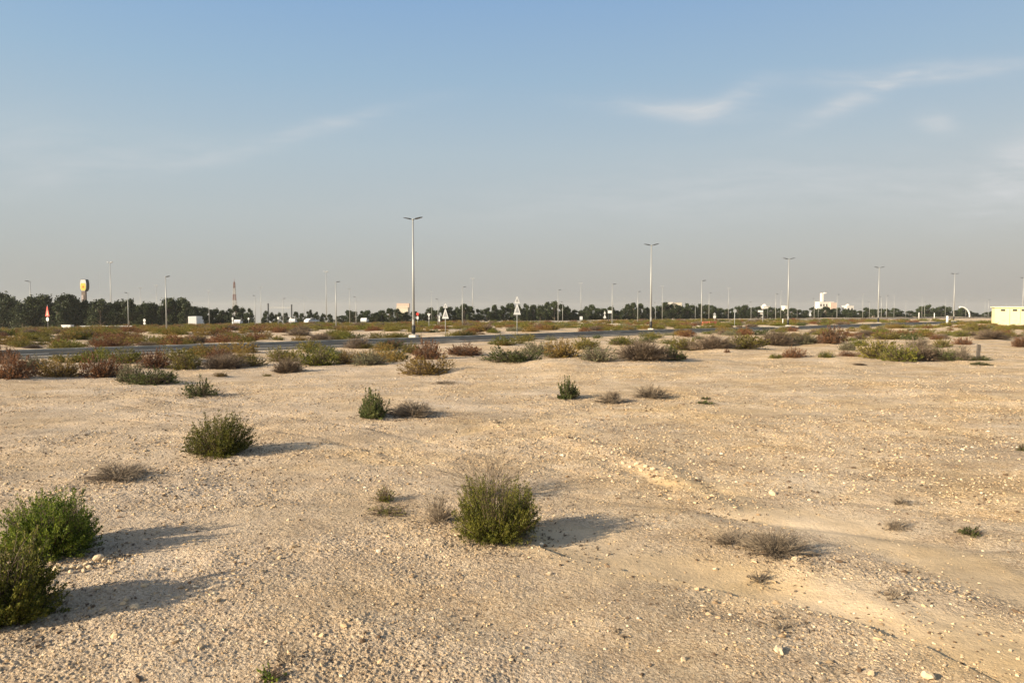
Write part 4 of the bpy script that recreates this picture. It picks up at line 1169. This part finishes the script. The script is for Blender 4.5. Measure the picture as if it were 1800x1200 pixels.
# dark hedge bank under the trees
# ------------------------------------------------------------------ totem sign
YEL = simple("sign_yellow", (0.74, 0.58, 0.10), .5, var=.06); ORG = simple("sign_orange", (0.72, 0.22, 0.03), .5, var=.06)
RED = simple("sign_red", (0.55, 0.05, 0.035), .5, var=.06)
def scal(n, rx, rz, a0=0, a1=2 * math.pi): return [(rx * math.cos(a0 + (a1 - a0) * i / n), rz * math.sin(a0 + (a1 - a0) * i / n)) for i in range(n)]
def placed(px, base, maxd=330):
    x, y, z = at(px, base)
    if y > maxd: y = maxd; x = (px - 900) / FPX * y; z = float(macro(np.array([x]), np.array([y]))[0])
    return x, y, z
def zat(py, y): return CAM_H + (541 - py) / FPX * y          # world height of a pixel row at depth y
y = 262.0; x = (148 - 900) / FPX * y; z = float(macro(np.array([x]), np.array([y]))[0]); s = 1 / pxm(y)
t = thing("totem_sign", "tall roadside totem with a rounded yellow and white sign rising above the far left trees", "totem sign", (x, y, z), R(4))
ztop, zmid, zl = zat(491, y) - z, zat(512, y) - z, zat(531, y) - z
MB().box((0, .5, zmid / 2), (6.5 * s * 1.0, 1.1, zmid)).obj("pylon", simple("brown_pylon", (.20, .15, .12), .7), t)
MB().box((-1.2 * s, -.12, (zmid + zl) / 2 - .2), (3.2 * s, .12, 1.6)).obj("panel", simple("pinkish_panel", (.5, .4, .35), .6), t)
hw, hh = 5.8 * s, (ztop - zmid) / 2
def shield(kx, kz): return [(-hw * .55 * kx, -hh * kz), (hw * .55 * kx, -hh * kz), (hw * .95 * kx, -hh * .55 * kz), (hw * kx, hh * .2 * kz), (hw * .85 * kx, hh * .8 * kz), (hw * .7 * kx, hh * kz), (-hw * .7 * kx, hh * kz), (-hw * .85 * kx, hh * .8 * kz), (-hw * kx, hh * .2 * kz), (-hw * .95 * kx, -hh * .55 * kz)]
MB().plate(shield(1, 1), 0, 2.0, (0, 0, zmid + hh)).obj("sign_box", BLACK, t)
MB().plate(shield(.92, .94), -.05, -.002, (0, 0, zmid + hh)).obj("sign_face", WHITE, t)
MB().plate(shield(.80, .62), -.09, -.052, (0, 0, zmid + hh * .74)).obj("emblem", YEL, t)
MB().plate(scal(14, hw * .26, hh * .20), -.12, -.092, (0, 0, zmid + hh * .74)).obj("emblem_mark", ORG, t)

# ------------------------------------------------------------------ lattice tower
y = 300.0; x = (413 - 900) / FPX * y; z = float(macro(np.array([x]), np.array([y]))[0]); Ht = zat(490, y) - z
t = thing("lattice_tower", "slim red and white lattice radio mast above the trees left of centre", "radio mast", (x, y, z))
TR = simple("mast_red", (.22, .14, .12), .6); TW = simple("mast_white", (.42, .41, .38), .6)
mbs = [MB(), MB()]
nseg = 14; hw0, hw1 = .95, .18
for i in range(nseg):
    t0, t1 = i / nseg, (i + 1) / nseg; a, b = hw0 + (hw1 - hw0) * t0, hw0 + (hw1 - hw0) * t1; z0, z1 = Ht * .93 * t0, Ht * .93 * t1
    mb = mbs[(i // 2) % 2]
    cs = [(-1, -1), (1, -1), (1, 1), (-1, 1)]
    for j in range(4):
        p, q = cs[j], cs[(j + 1) % 4]
        mb.tube([(p[0] * a, p[1] * a, z0), (p[0] * b, p[1] * b, z1)], .09, 4)
        mb.tube([(p[0] * a, p[1] * a, z0), (q[0] * b, q[1] * b, z1)], .05, 4)
        mb.tube([(q[0] * a, q[1] * a, z0), (p[0] * b, p[1] * b, z1)], .05, 4)
        mb.tube([(p[0] * b, p[1] * b, z1), (q[0] * b, q[1] * b, z1)], .05, 4)
mbs[0].obj("red_lattice", TR, t); mbs[1].obj("white_lattice", TW, t)
MB().tube([(0, 0, Ht * .93), (0, 0, Ht)], [.1, .05], 6).obj("antenna", TR, t)

# ------------------------------------------------------------------ gantry
y = 285.0; z = float(macro(np.array([-80.]), np.array([y]))[0]); xa = (472 - 900) / FPX * y; xb = (513 - 900) / FPX * y
t = thing("sign_gantry", "dark two-post gantry with a thin crossbar over the far road left of centre", "gantry", ((xa + xb) / 2, y, z))
hwid = (xb - xa) / 2
for s_, tp in ((-1, 533), (1, 535)):
    MB().box((s_ * hwid, 0, (zat(tp, y) - z) / 2), (.42, .42, zat(tp, y) - z)).obj("post", DARK, t)
MB().box((0, 0, zat(540.5, y) - z), (2 * hwid - .44, .3, .42)).obj("crossbar", LGREY, t)

# ------------------------------------------------------------------ signs
def tri(w, h, up=True):
    return [(-w / 2, 0), (w / 2, 0), (w * .06, h), (-w * .06, h)] if up else [(-w * .06, 0), (w * .06, 0), (w / 2, h), (-w / 2, h)]
def sign_pole(t, H, r=.04): MB().tube([(0, 0.03 + r, -.1), (0, 0.03 + r, H)], r, 8).obj("pole", LGREY, t, True)
for (px, base, tp, rows, lab) in [(783, 588, 531, [(533, 541, 8), (543, 560, 12)], "grey back of stacked triangular road signs on a pole, left one of the two"),
                                  (909, 590, 520, [(521, 533, 10), (534, 553, 13)], "taller pole with stacked triangular road signs seen from behind, right one of the two")]:
    x, y, z = at(px, base); s = 1 / pxm(y)
    t = thing("road_sign", lab, "road sign", (x, y, z), R(6)); sign_pole(t, zat(tp + 1, y) - z)
    for (a, b, w) in rows:
        z0 = zat(b, y) - z; h_ = (b - a) * s
        o = MB().plate(tri(w * s, h_), 0, .012, (0, 0, z0)).obj("sign_plate", WHITE, t)
        MB().plate(tri(w * s * .5, h_ * .5), -.006, -.001, (0, 0, z0 + h_ * .2)).obj("sign_bracket", LGREY, o)
x, y, z = at(84, 583); s = 1 / pxm(y)
t = thing("road_sign", "red-bordered warning triangle above a round white plate in front of the far left trees", "road sign", (x, y, z), R(-10)); sign_pole(t, zat(536, y) - z)
o = MB().plate(tri(8.5 * s, 18 * s), 0, .012, (0, 0, zat(556, y) - z)).obj("warning_triangle", RED, t)
MB().plate(tri(4.0 * s, 9 * s), -.008, -.001, (0, 0, zat(554, y) - z)).obj("triangle_face", simple("faded_orange", (.75, .38, .28), .5), o)
MB().plate(scal(16, 2.8 * s, 3.6 * s), 0, .012, (0, 0, zat(561, y) - z)).obj("round_plate", WHITE, t)
def small_sign(px, base, top, parts, label, rz=0, maxd=300):
    x, y, z = placed(px, base, maxd); s = 1 / pxm(y)
    t = thing("road_sign", label, "road sign", (x, y, z), R(rz)); sign_pole(t, zat(top, y) - z, .05)
    for (shape, py0, py1, w, mat, nm) in parts:
        z0, z1 = zat(py1, y) - z, zat(py0, y) - z
        if shape == 'tri': P = tri(w * s, z1 - z0)
        elif shape == 'inv': P = tri(w * s, z1 - z0, False)
        elif shape == 'disc': P = [(a, b + (z1 - z0) / 2) for a, b in scal(16, w * s / 2, (z1 - z0) / 2)]
        else: P = [(-w * s / 2, 0), (w * s / 2, 0), (w * s / 2, z1 - z0), (-w * s / 2, z1 - z0)]
        MB().plate(P, 0, .02, (0, 0, z0)).obj(nm, mat, t)
small_sign(254, 575, 561, [('disc', 560, 566, 4.5, WHITE, 'round_plate'), ('rect', 566.5, 570, 3.5, WHITE, 'plate')], "small white two-part sign in front of the left trees, left of the tall dark-headed lamp")
small_sign(409, 575, 557, [('rect', 558, 563, 2.6, WHITE, 'plate'), ('rect', 564, 569, 2.2, WHITE, 'plate')], "slim white sign at the foot of the lattice mast")
small_sign(437, 572, 558, [('disc', 558, 562, 3, WHITE, 'round_plate')], "tiny round white sign right of the lattice mast")
small_sign(489, 572, 556, [('rect', 557, 561, 3, WHITE, 'plate')], "tiny white sign under the left half of the dark gantry")
small_sign(511, 572, 557, [('disc', 558, 563, 3.4, WHITE, 'round_plate')], "tiny round white sign at the right post of the dark gantry")
small_sign(734, 574, 548, [('disc', 549, 555, 5, RED, 'round_plate'), ('rect', 556, 561, 3.5, WHITE, 'plate')], "red round sign with a white plate just right of the nearest street lamp")
small_sign(754, 575, 551, [('inv', 551, 557, 6, WHITE, 'give_way_plate'), ('rect', 558, 561, 3, LGREY, 'plate')], "small upside-down triangle sign left of the stacked triangle signs")
small_sign(772, 572, 553, [('rect', 555, 559, 3, WHITE, 'plate'), ('rect', 560, 565, 3, WHITE, 'plate')], "small pale double sign between the upside-down triangle and the stacked signs")
small_sign(1021.5, 566, 556, [('rect', 556, 562, 5, WHITE, 'plate')], "low white roadside sign in front of the centre trees")
small_sign(1063, 566, 546, [('tri', 547, 551.5, 4, WHITE, 'upper_plate'), ('tri', 552.5, 559, 5.5, WHITE, 'lower_plate')], "white stacked triangle signs left of the white shop sign board")
x, y, z = placed(1072, 566); s = 1 / pxm(y)
t = thing("sign_board", "white rectangular sign board on dark legs beside the white stacked triangles", "sign board", (x, y, z))
MB().box((0, 0, zat(548, y) - z), (7 * s, .15, 5 * s)).obj("board", WHITE, t)
for q in (-2.2, 1.8): MB().box((q * s, .2, (zat(549, y) - z) / 2), (1.2 * s, .14, zat(549, y) - z)).obj("leg", DARK, t)
small_sign(1256, 566, 549, [('disc', 550, 554, 4.6, LGREY, 'round_plate'), ('rect', 554.5, 559, 4.6, WHITE, 'plate')], "white and grey sign just right of the orange barrier")
small_sign(1291.5, 572, 543, [('disc', 543, 549.5, 6, LGREY, 'round_plate')], "grey round sign on a tall pole seen from behind, right of the orange barrier", maxd=130)
small_sign(1424, 562, 548, [('tri', 548, 555, 4.5, WHITE, 'plate'), ], "small white triangle sign left of the white tower building")
# street name sign: the plate hangs to the left of its pole
x, y, z = placed(1341, 570, 150); s = 1 / pxm(y)
t = thing("street_name_sign", "white street name plate sticking out left of its pole, left of the third double lamp", "street sign", (x, y, z)); sign_pole(t, zat(544, y) - z, .05)
MB().box((-4.5 * s, 0, zat(547, y) - z), (9 * s, .04, 3.6 * s)).obj("name_plate", WHITE, t)

# ------------------------------------------------------------------ orange barriers
PO = simple("orange_plastic", (0.40, 0.12, 0.065), .6, var=.1)
for i, (px, bs) in enumerate([(1241, 573), (1247, 571.5), (1253, 573)]):
    x, y, z = placed(px, bs, 140); z = float(height(np.array([x]), np.array([y]))[0])
    P = [(-.30, 0), (.30, 0), (.30, .22), (.16, .38), (.10, .85), (-.10, .85), (-.16, .38), (-.30, .22)]
    V = [(-.75, a, b) for a, b in P] + [(.75, a, b) for a, b in P]; n = 8
    mb = MB(); mb.add(V, [(j, (j + 1) % n, n + (j + 1) % n, n + j) for j in range(n)] + [(0, 1, 2, 7), (7, 2, 3, 6), (6, 3, 4, 5), (15, 10, 9, 8), (14, 11, 10, 15), (13, 12, 11, 14)])
    o = mb.obj("traffic_barrier", PO, None, False, (x, y, z)); o.rotation_euler = (0, 0, R([10, -35, 20][i]))
    tag(o, ["orange road barrier, left one of the three beside the street lamp", "orange road barrier standing askew behind the other two", "orange road barrier, right one of the three"][i], "barrier", "orange road barriers")

# ------------------------------------------------------------------ cabinets, posts, rail
x, y, z = placed(119, 580, 200); s = 1 / pxm(y)
t = thing("utility_cabinet", "long white utility cabinet at the foot of the far left trees", "cabinet", (x, y, z), R(-12))
MB().box((0, 0, 4.3 * s), (19 * s, 1.0, 8 * s)).obj("body", WHITE, t)
MB().box((0, 0, 8.6 * s), (20 * s, 1.15, .5 * s)).obj("lid", LGREY, t)
for q in (-6, 0, 6): MB().box((q * s, -.515, 4.3 * s), (5 * s, .02, 6.6 * s)).obj("door", simple("cabinet_door", (.6, .61, .6), .5), t)
t = None
y = 150.0
for nm, a, b, py in (("guard_rail", 140, 232, 577),):
    x0, x1 = (a - 900) / FPX * y, (b - 900) / FPX * y; z = float(macro(np.array([x0]), np.array([y]))[0])
    t = thing(nm, "low pale guard rail on short posts in front of the far left trees", "guard rail", ((x0 + x1) / 2, y, z)); w = x1 - x0
    MB().box((0, 0, .78), (w, .06, .26)).obj("rail", LGREY, t)
    for i in range(9): MB().box((-w / 2 + w * i / 8, .09, .42), (.12, .1, .9)).obj("post", LGREY, t)
x, y, z = placed(1665, 573, 140); s = 1 / pxm(y)
t = thing("marker_post", "stout white marker post in the scrub left of the yellow building", "marker post", (x, y, z))
MB().tube([(0, 0, -.1), (0, 0, zat(555.5, y) - z)], [2.1 * s, 1.9 * s], 14).obj("post", WHITE, t, True)
MB().tube([(0, 0, zat(555.4, y) - z), (0, 0, zat(554.6, y) - z)], [1.95 * s, 1.2 * s], 14).obj("cap", LGREY, t, True)
x, y, z = at(1718, 633); s = 1 / pxm(y); Hp = zat(605, y) - z
o = MB().add([(-.09, -.05, -.1), (.09, -.05, -.1), (.09, .05, -.1), (-.09, .05, -.1), (-.02, -.05, Hp), (.16, -.05, Hp - .04), (.16, .05, Hp - .02), (-.02, .05, Hp + .02)],
             [(0, 3, 2, 1), (4, 5, 6, 7), (0, 1, 5, 4), (1, 2, 6, 5), (2, 3, 7, 6), (3, 0, 4, 7)]).obj("wooden_post", simple("weathered_wood", (.10, .085, .07), .85, var=.35, scale=7, bump=.5), None, False, (x, y, z))
tag(o, "leaning dark wooden post in the shrubs at right", "post")
for (px, bs, tp, lab) in [(1376, 572, 560, "short white post left of the third double lamp's foot"), (1615, 560, 549, "short white post in front of the far right trees, left of the round tree clump"), (1642, 560, 550, "short pale post among the round tree clump at right")]:
    x, y, z = placed(px, bs, 260); s = 1 / pxm(y)
    tag(MB().tube([(0, 0, -.1), (0, 0, zat(tp, y) - z)], [.8 * s, .7 * s], 8).obj("marker_post", WHITE, None, True, (x, y, z)), lab, "marker post")

# ------------------------------------------------------------------ vehicles
TYRE = simple("tyre_rubber", (.02, .02, .02), .8); GLASS = simple("dark_glass", (.03, .035, .04), .12)
def wheel(t, x, y, r=.36, w=.24):
    o = MB().tube([(x, y - w / 2, r), (x, y + w / 2, r)], r, 18).obj("wheel", TYRE, t, True)
    MB().tube([(x, y - w / 2 - .01, r), (x, y - w / 2 + .02, r)], r * .55, 12).obj("rim", LGREY, o, True)
y = 205.0; x = (345 - 900) / FPX * y; z = float(height(np.array([x]), np.array([y]))[0])
t = thing("box_truck", "white box truck parked below the trees left of the lattice mast", "truck", (x, y, z), R(96))
MB().box((-.7, 0, 1.95), (5.2, 2.2, 2.3), bev=.05).obj("cargo_box", WHITE, t)
MB().box((0, 0, .68), (6.9, 1.0, .22)).obj("chassis", DARK, t)
cab = [(0, 0), (1.75, 0), (1.75, .75), (1.35, 1.55), (0, 1.6)]
MB().plate(cab, -1.0, 1.0, (1.95, 0, .55)).obj("cab", WHITE, t)
MB().plate([(0, 0), (.55, 0), (.35, .62), (0, .62)], -1.012, 1.012, (2.75, 0, 1.32)).obj("side_window", GLASS, t)
MB().box((3.55, 0, 1.72), (.1, 1.7, .6)).obj("windscreen", GLASS, t)
for a in (-2.2, 2.7):
    for b in (-.98, .98): wheel(t, a, b, .42, .26)
def car(px, base, rz, mat, label, dist, group="cars on the far road"):
    y = dist; x = (px - 900) / FPX * y
    z = float(macro(np.array([x]), np.array([y]))[0]) + .36
    t = thing("car", label, "car", (x, y, z), R(rz), group)
    body = [(-2.2, .35), (2.2, .35), (2.25, .75), (2.1, .95), (1.1, 1.02), (.45, 1.42), (-1.2, 1.45), (-2.0, 1.05), (-2.25, .85)]
    MB().plate(body, -.88, .88).obj("body", mat, t)
    MB().plate([(-1.55, 1.06), (.85, 1.04), (.38, 1.36), (-1.15, 1.39)], -.89, .89).obj("side_window", GLASS, t)
    for a in (-1.35, 1.35):
        for b in (-.80, .80): wheel(t, a, b, .33, .2)
CW = simple("car_white", (.75, .75, .74), .3, var=.03)
def far_y(px):
    u_ = (px - 900) / FPX
    c = resample(FAR_ROAD, 2); i = np.argmin(np.abs(c[:, 0] / c[:, 1] - u_)); return float(c[i, 1])
for (px, rz, lab) in [(419, 100, "white car on the far road just right of the lattice mast"), (515, 98, "white car on the far road under the dark gantry"),
                      (548, 60, "pale car on the far road right of the dark gantry"), (641, 92, "pale car on the far road between two street lamps left of centre")]:
    car(px, 570, rz, CW, lab, far_y(px))

# ------------------------------------------------------------------ buildings
YW = simple("yellow_render", (.70, .66, .35), .85, var=.05, scale=1.2)
y = 134.0; x = (1748 - 900) / FPX * y; z = float(macro(np.array([x]), np.array([y]))[0])
s = 1 / pxm(y); W_, Hb = 11.5, zat(540.5, y) - z
t = thing("substation_building", "small flat-roofed pale yellow utility building cut by the right edge", "building", (x, y, z), R(-27))
MB().box((W_ / 2, 2.2, Hb / 2 - .15), (W_, 4.4, Hb + .3)).obj("wall", YW, t)
MB().box((W_ / 2, 2.2, Hb + .09), (W_ + .5, 4.9, .18)).obj("roof", simple("cream_roof", (.72, .68, .46), .8), t)
for px in (1760, 1777.5, 1790, 1806):
    cx = (px - 1748) * s
    o = MB().box((cx, -.02, zat(545, y) - z), (6.4 * s, .03, 3.4 * s)).obj("louvre_vent", BLACK, t)
    MB().box((cx, -.045, zat(545, y) - z), (6.4 * s, .02, .03)).obj("slat", DARK, o)
for px in (1761, 1778, 1791, 1807):
    MB().box(((px - 1748) * s, -.025, zat(563, y) - z), (5 * s, .03, 2.0 * s)).obj("lower_vent", simple("cream_vent", (.55, .51, .32), .7), t)
for px in (1769, 1784.5, 1799):
    MB().box(((px - 1748) * s, -.05, Hb / 2 - .16), (1.4 * s, .10, Hb - .02)).obj("pilaster", YW, t)
MB().box((W_ / 2, -.06, .05), (W_ + .1, .12, .5)).obj("plinth", conc, t)

PINK = simple("pinkish_render", (.55, .42, .34), .8); CRM = simple("cream_render", (.60, .55, .44), .8); PW = simple("white_render", (.62, .59, .54), .7)
def bld(label, px0, px1, top, dist, mat, extras=(), nwin=0, cat="building", rows=2):
    y = dist; cx = ((px0 + px1) / 2 - 900) / FPX * y; z = float(macro(np.array([cx]), np.array([y]))[0]); s = 1 / pxm(y)
    t = thing("distant_building", label, cat, (cx, y, z)); W = (px1 - px0) * s; H = zat(top, y) - z
    MB().box((0, 3, H / 2), (W, 6, H)).obj("wall", mat, t)
    MB().box((0, 3, H + .15), (W + .3, 6.3, .3)).obj("roof", mat, t)
    for i in range(nwin):
        for j in range(rows): MB().box((-W / 2 + W * (i + .5) / nwin, -.02, H - 1.6 - 3 * j), (W / nwin * .45, .05, 1.2)).obj("window", GLASS, t)
    for e in extras: e(t, s, y, z, cx)
    return t
def ex_box(px0, px1, a, b, mat, nm, dy=2):
    def f(t, s, y, z, cx): MB().box((((px0 + px1) / 2 - 900) / FPX * y - cx, dy, (zat(a, y) + zat(b, y)) / 2 - z), ((px1 - px0) * s, 2.5, (b - a) * s)).obj(nm, mat, t)
    return f
def ex_dome(px, r, base, mat):
    def f(t, s, y, z, cx):
        V, F = rock_free_dome(r * s, 10, 5); mb = MB(); mb.add(V + np.array([(px - 900) / FPX * y - cx, 3, zat(base, y) - z]), F); mb.obj("dome", mat, t, True)
    return f
def rock_free_dome(r, n, m):
    V = [(r * math.cos(2 * math.pi * j / n) * math.cos(i * math.pi / 2 / m), r * math.sin(2 * math.pi * j / n) * math.cos(i * math.pi / 2 / m), r * math.sin(i * math.pi / 2 / m)) for i in range(m + 1) for j in range(n)]
    Q = [(i * n + j, i * n + (j + 1) % n, (i + 1) * n + (j + 1) % n, (i + 1) * n + j) for i in range(m) for j in range(n)]
    return np.array(V), Q
bld("distant pinkish building rising above the trees right of the second double lamp", 1178, 1198, 533, 380, CRM, [ex_box(1174, 1181, 531, 537, PW, 'parapet_block', -1)], 3)
bld("distant building with a slender white tower and orange-brown wing above the right trees", 1440, 1465, 531, 400, PW,
    [ex_box(1445, 1448, 515, 530, PW, 'tower'), ex_box(1450, 1453, 514, 516, PW, 'tower_platform'), ex_box(1455, 1466, 532, 543, PINK, 'wing', -2), ex_dome(1452, 3, 531, PW)], 5)
bld("small distant white building in a gap of the right trees", 1488, 1500, 538, 400, PW, [ex_dome(1494, 4, 538, PW)], 2)
bld("distant building crowned by a white dome above the trees left of the third double lamp", 1342, 1352, 539, 400, PW, [ex_dome(1347, 5, 539, PW)], 1)
bld("tiny distant white block above the trees beside the third double lamp", 1380, 1386, 538, 400, PW)
# hoarding-like house: cream board with pinkish tiles and a dish
t = bld("distant cream house with pinkish upper floor and a white rooftop dish behind the nearest lamp", 697, 717, 541, 300, CRM, [ex_box(697, 719, 533, 540.2, PINK, 'upper_floor', 2)], 0)
# white arched canopy
y = 330.0; cx = (1690 - 900) / FPX * y; z = float(macro(np.array([cx]), np.array([y]))[0]); s = 1 / pxm(y)
mb = MB(); pts = []
for i in range(13):
    a = R(105 - 100 * i / 12); pts.append(((-1 + 15 * math.cos(a)) * s, 0, zat(555, y) - z + 15.5 * s * math.sin(a)))
mb.tube(pts, .35, 6); 
o = mb.obj("arch_canopy", WHITE, None, True, (cx, y, z)); tag(o, "thin white curved arch over the right-hand tree clump", "arch")
o2 = MB().tube([(pts[-1][0], 0, -.2), (pts[-1][0], 0, pts[-1][2] + .3)], .3, 6).obj("footing", WHITE, o)

# ------------------------------------------------------------------ haze
HAZE = 0.00014
if HAZE > 0:
    m = bpy.data.materials.new("haze"); m.use_nodes = True; nn = m.node_tree
    nn.nodes.remove(nn.nodes['Principled BSDF'])
    pv = nn.nodes.new('ShaderNodeVolumePrincipled'); pv.inputs['Density'].default_value = HAZE
    pv.inputs['Color'].default_value = (.74, .73, .69, 1); pv.inputs['Anisotropy'].default_value = 0.1
    nn.links.new(pv.outputs[0], nn.nodes['Material Output'].inputs['Volume'])
    lo = float(macro(np.array([-4000.]), np.array([1500.]))[0])
    o = MB().box((0, 0, 0), (9600, 9600, 1)).obj("haze", m)
    zmin = -170.0; zmax = 32.0
    o.scale = (1, 1, zmax - zmin); o.location = (0, 0, (zmax + zmin) / 2)
    o['kind'] = 'stuff'; o['label'] = "thin dusty haze over the whole plain"
# look-alikes that still share a label are told apart by their order from the left
_by = {}
for o in COL.objects:
    if o.parent is None and o.get('label') and o.type in ('MESH', 'EMPTY'): _by.setdefault(o['label'], []).append(o)
for lab_, os_ in _by.items():
    if len(os_) > 1:
        os_.sort(key=lambda o: o.location.x / o.location.y)
        for i_, o in enumerate(os_): o['label'] = f"{ORD[min(i_, 19)]} from left, {lab_}"
print("objects", len(COL.objects))
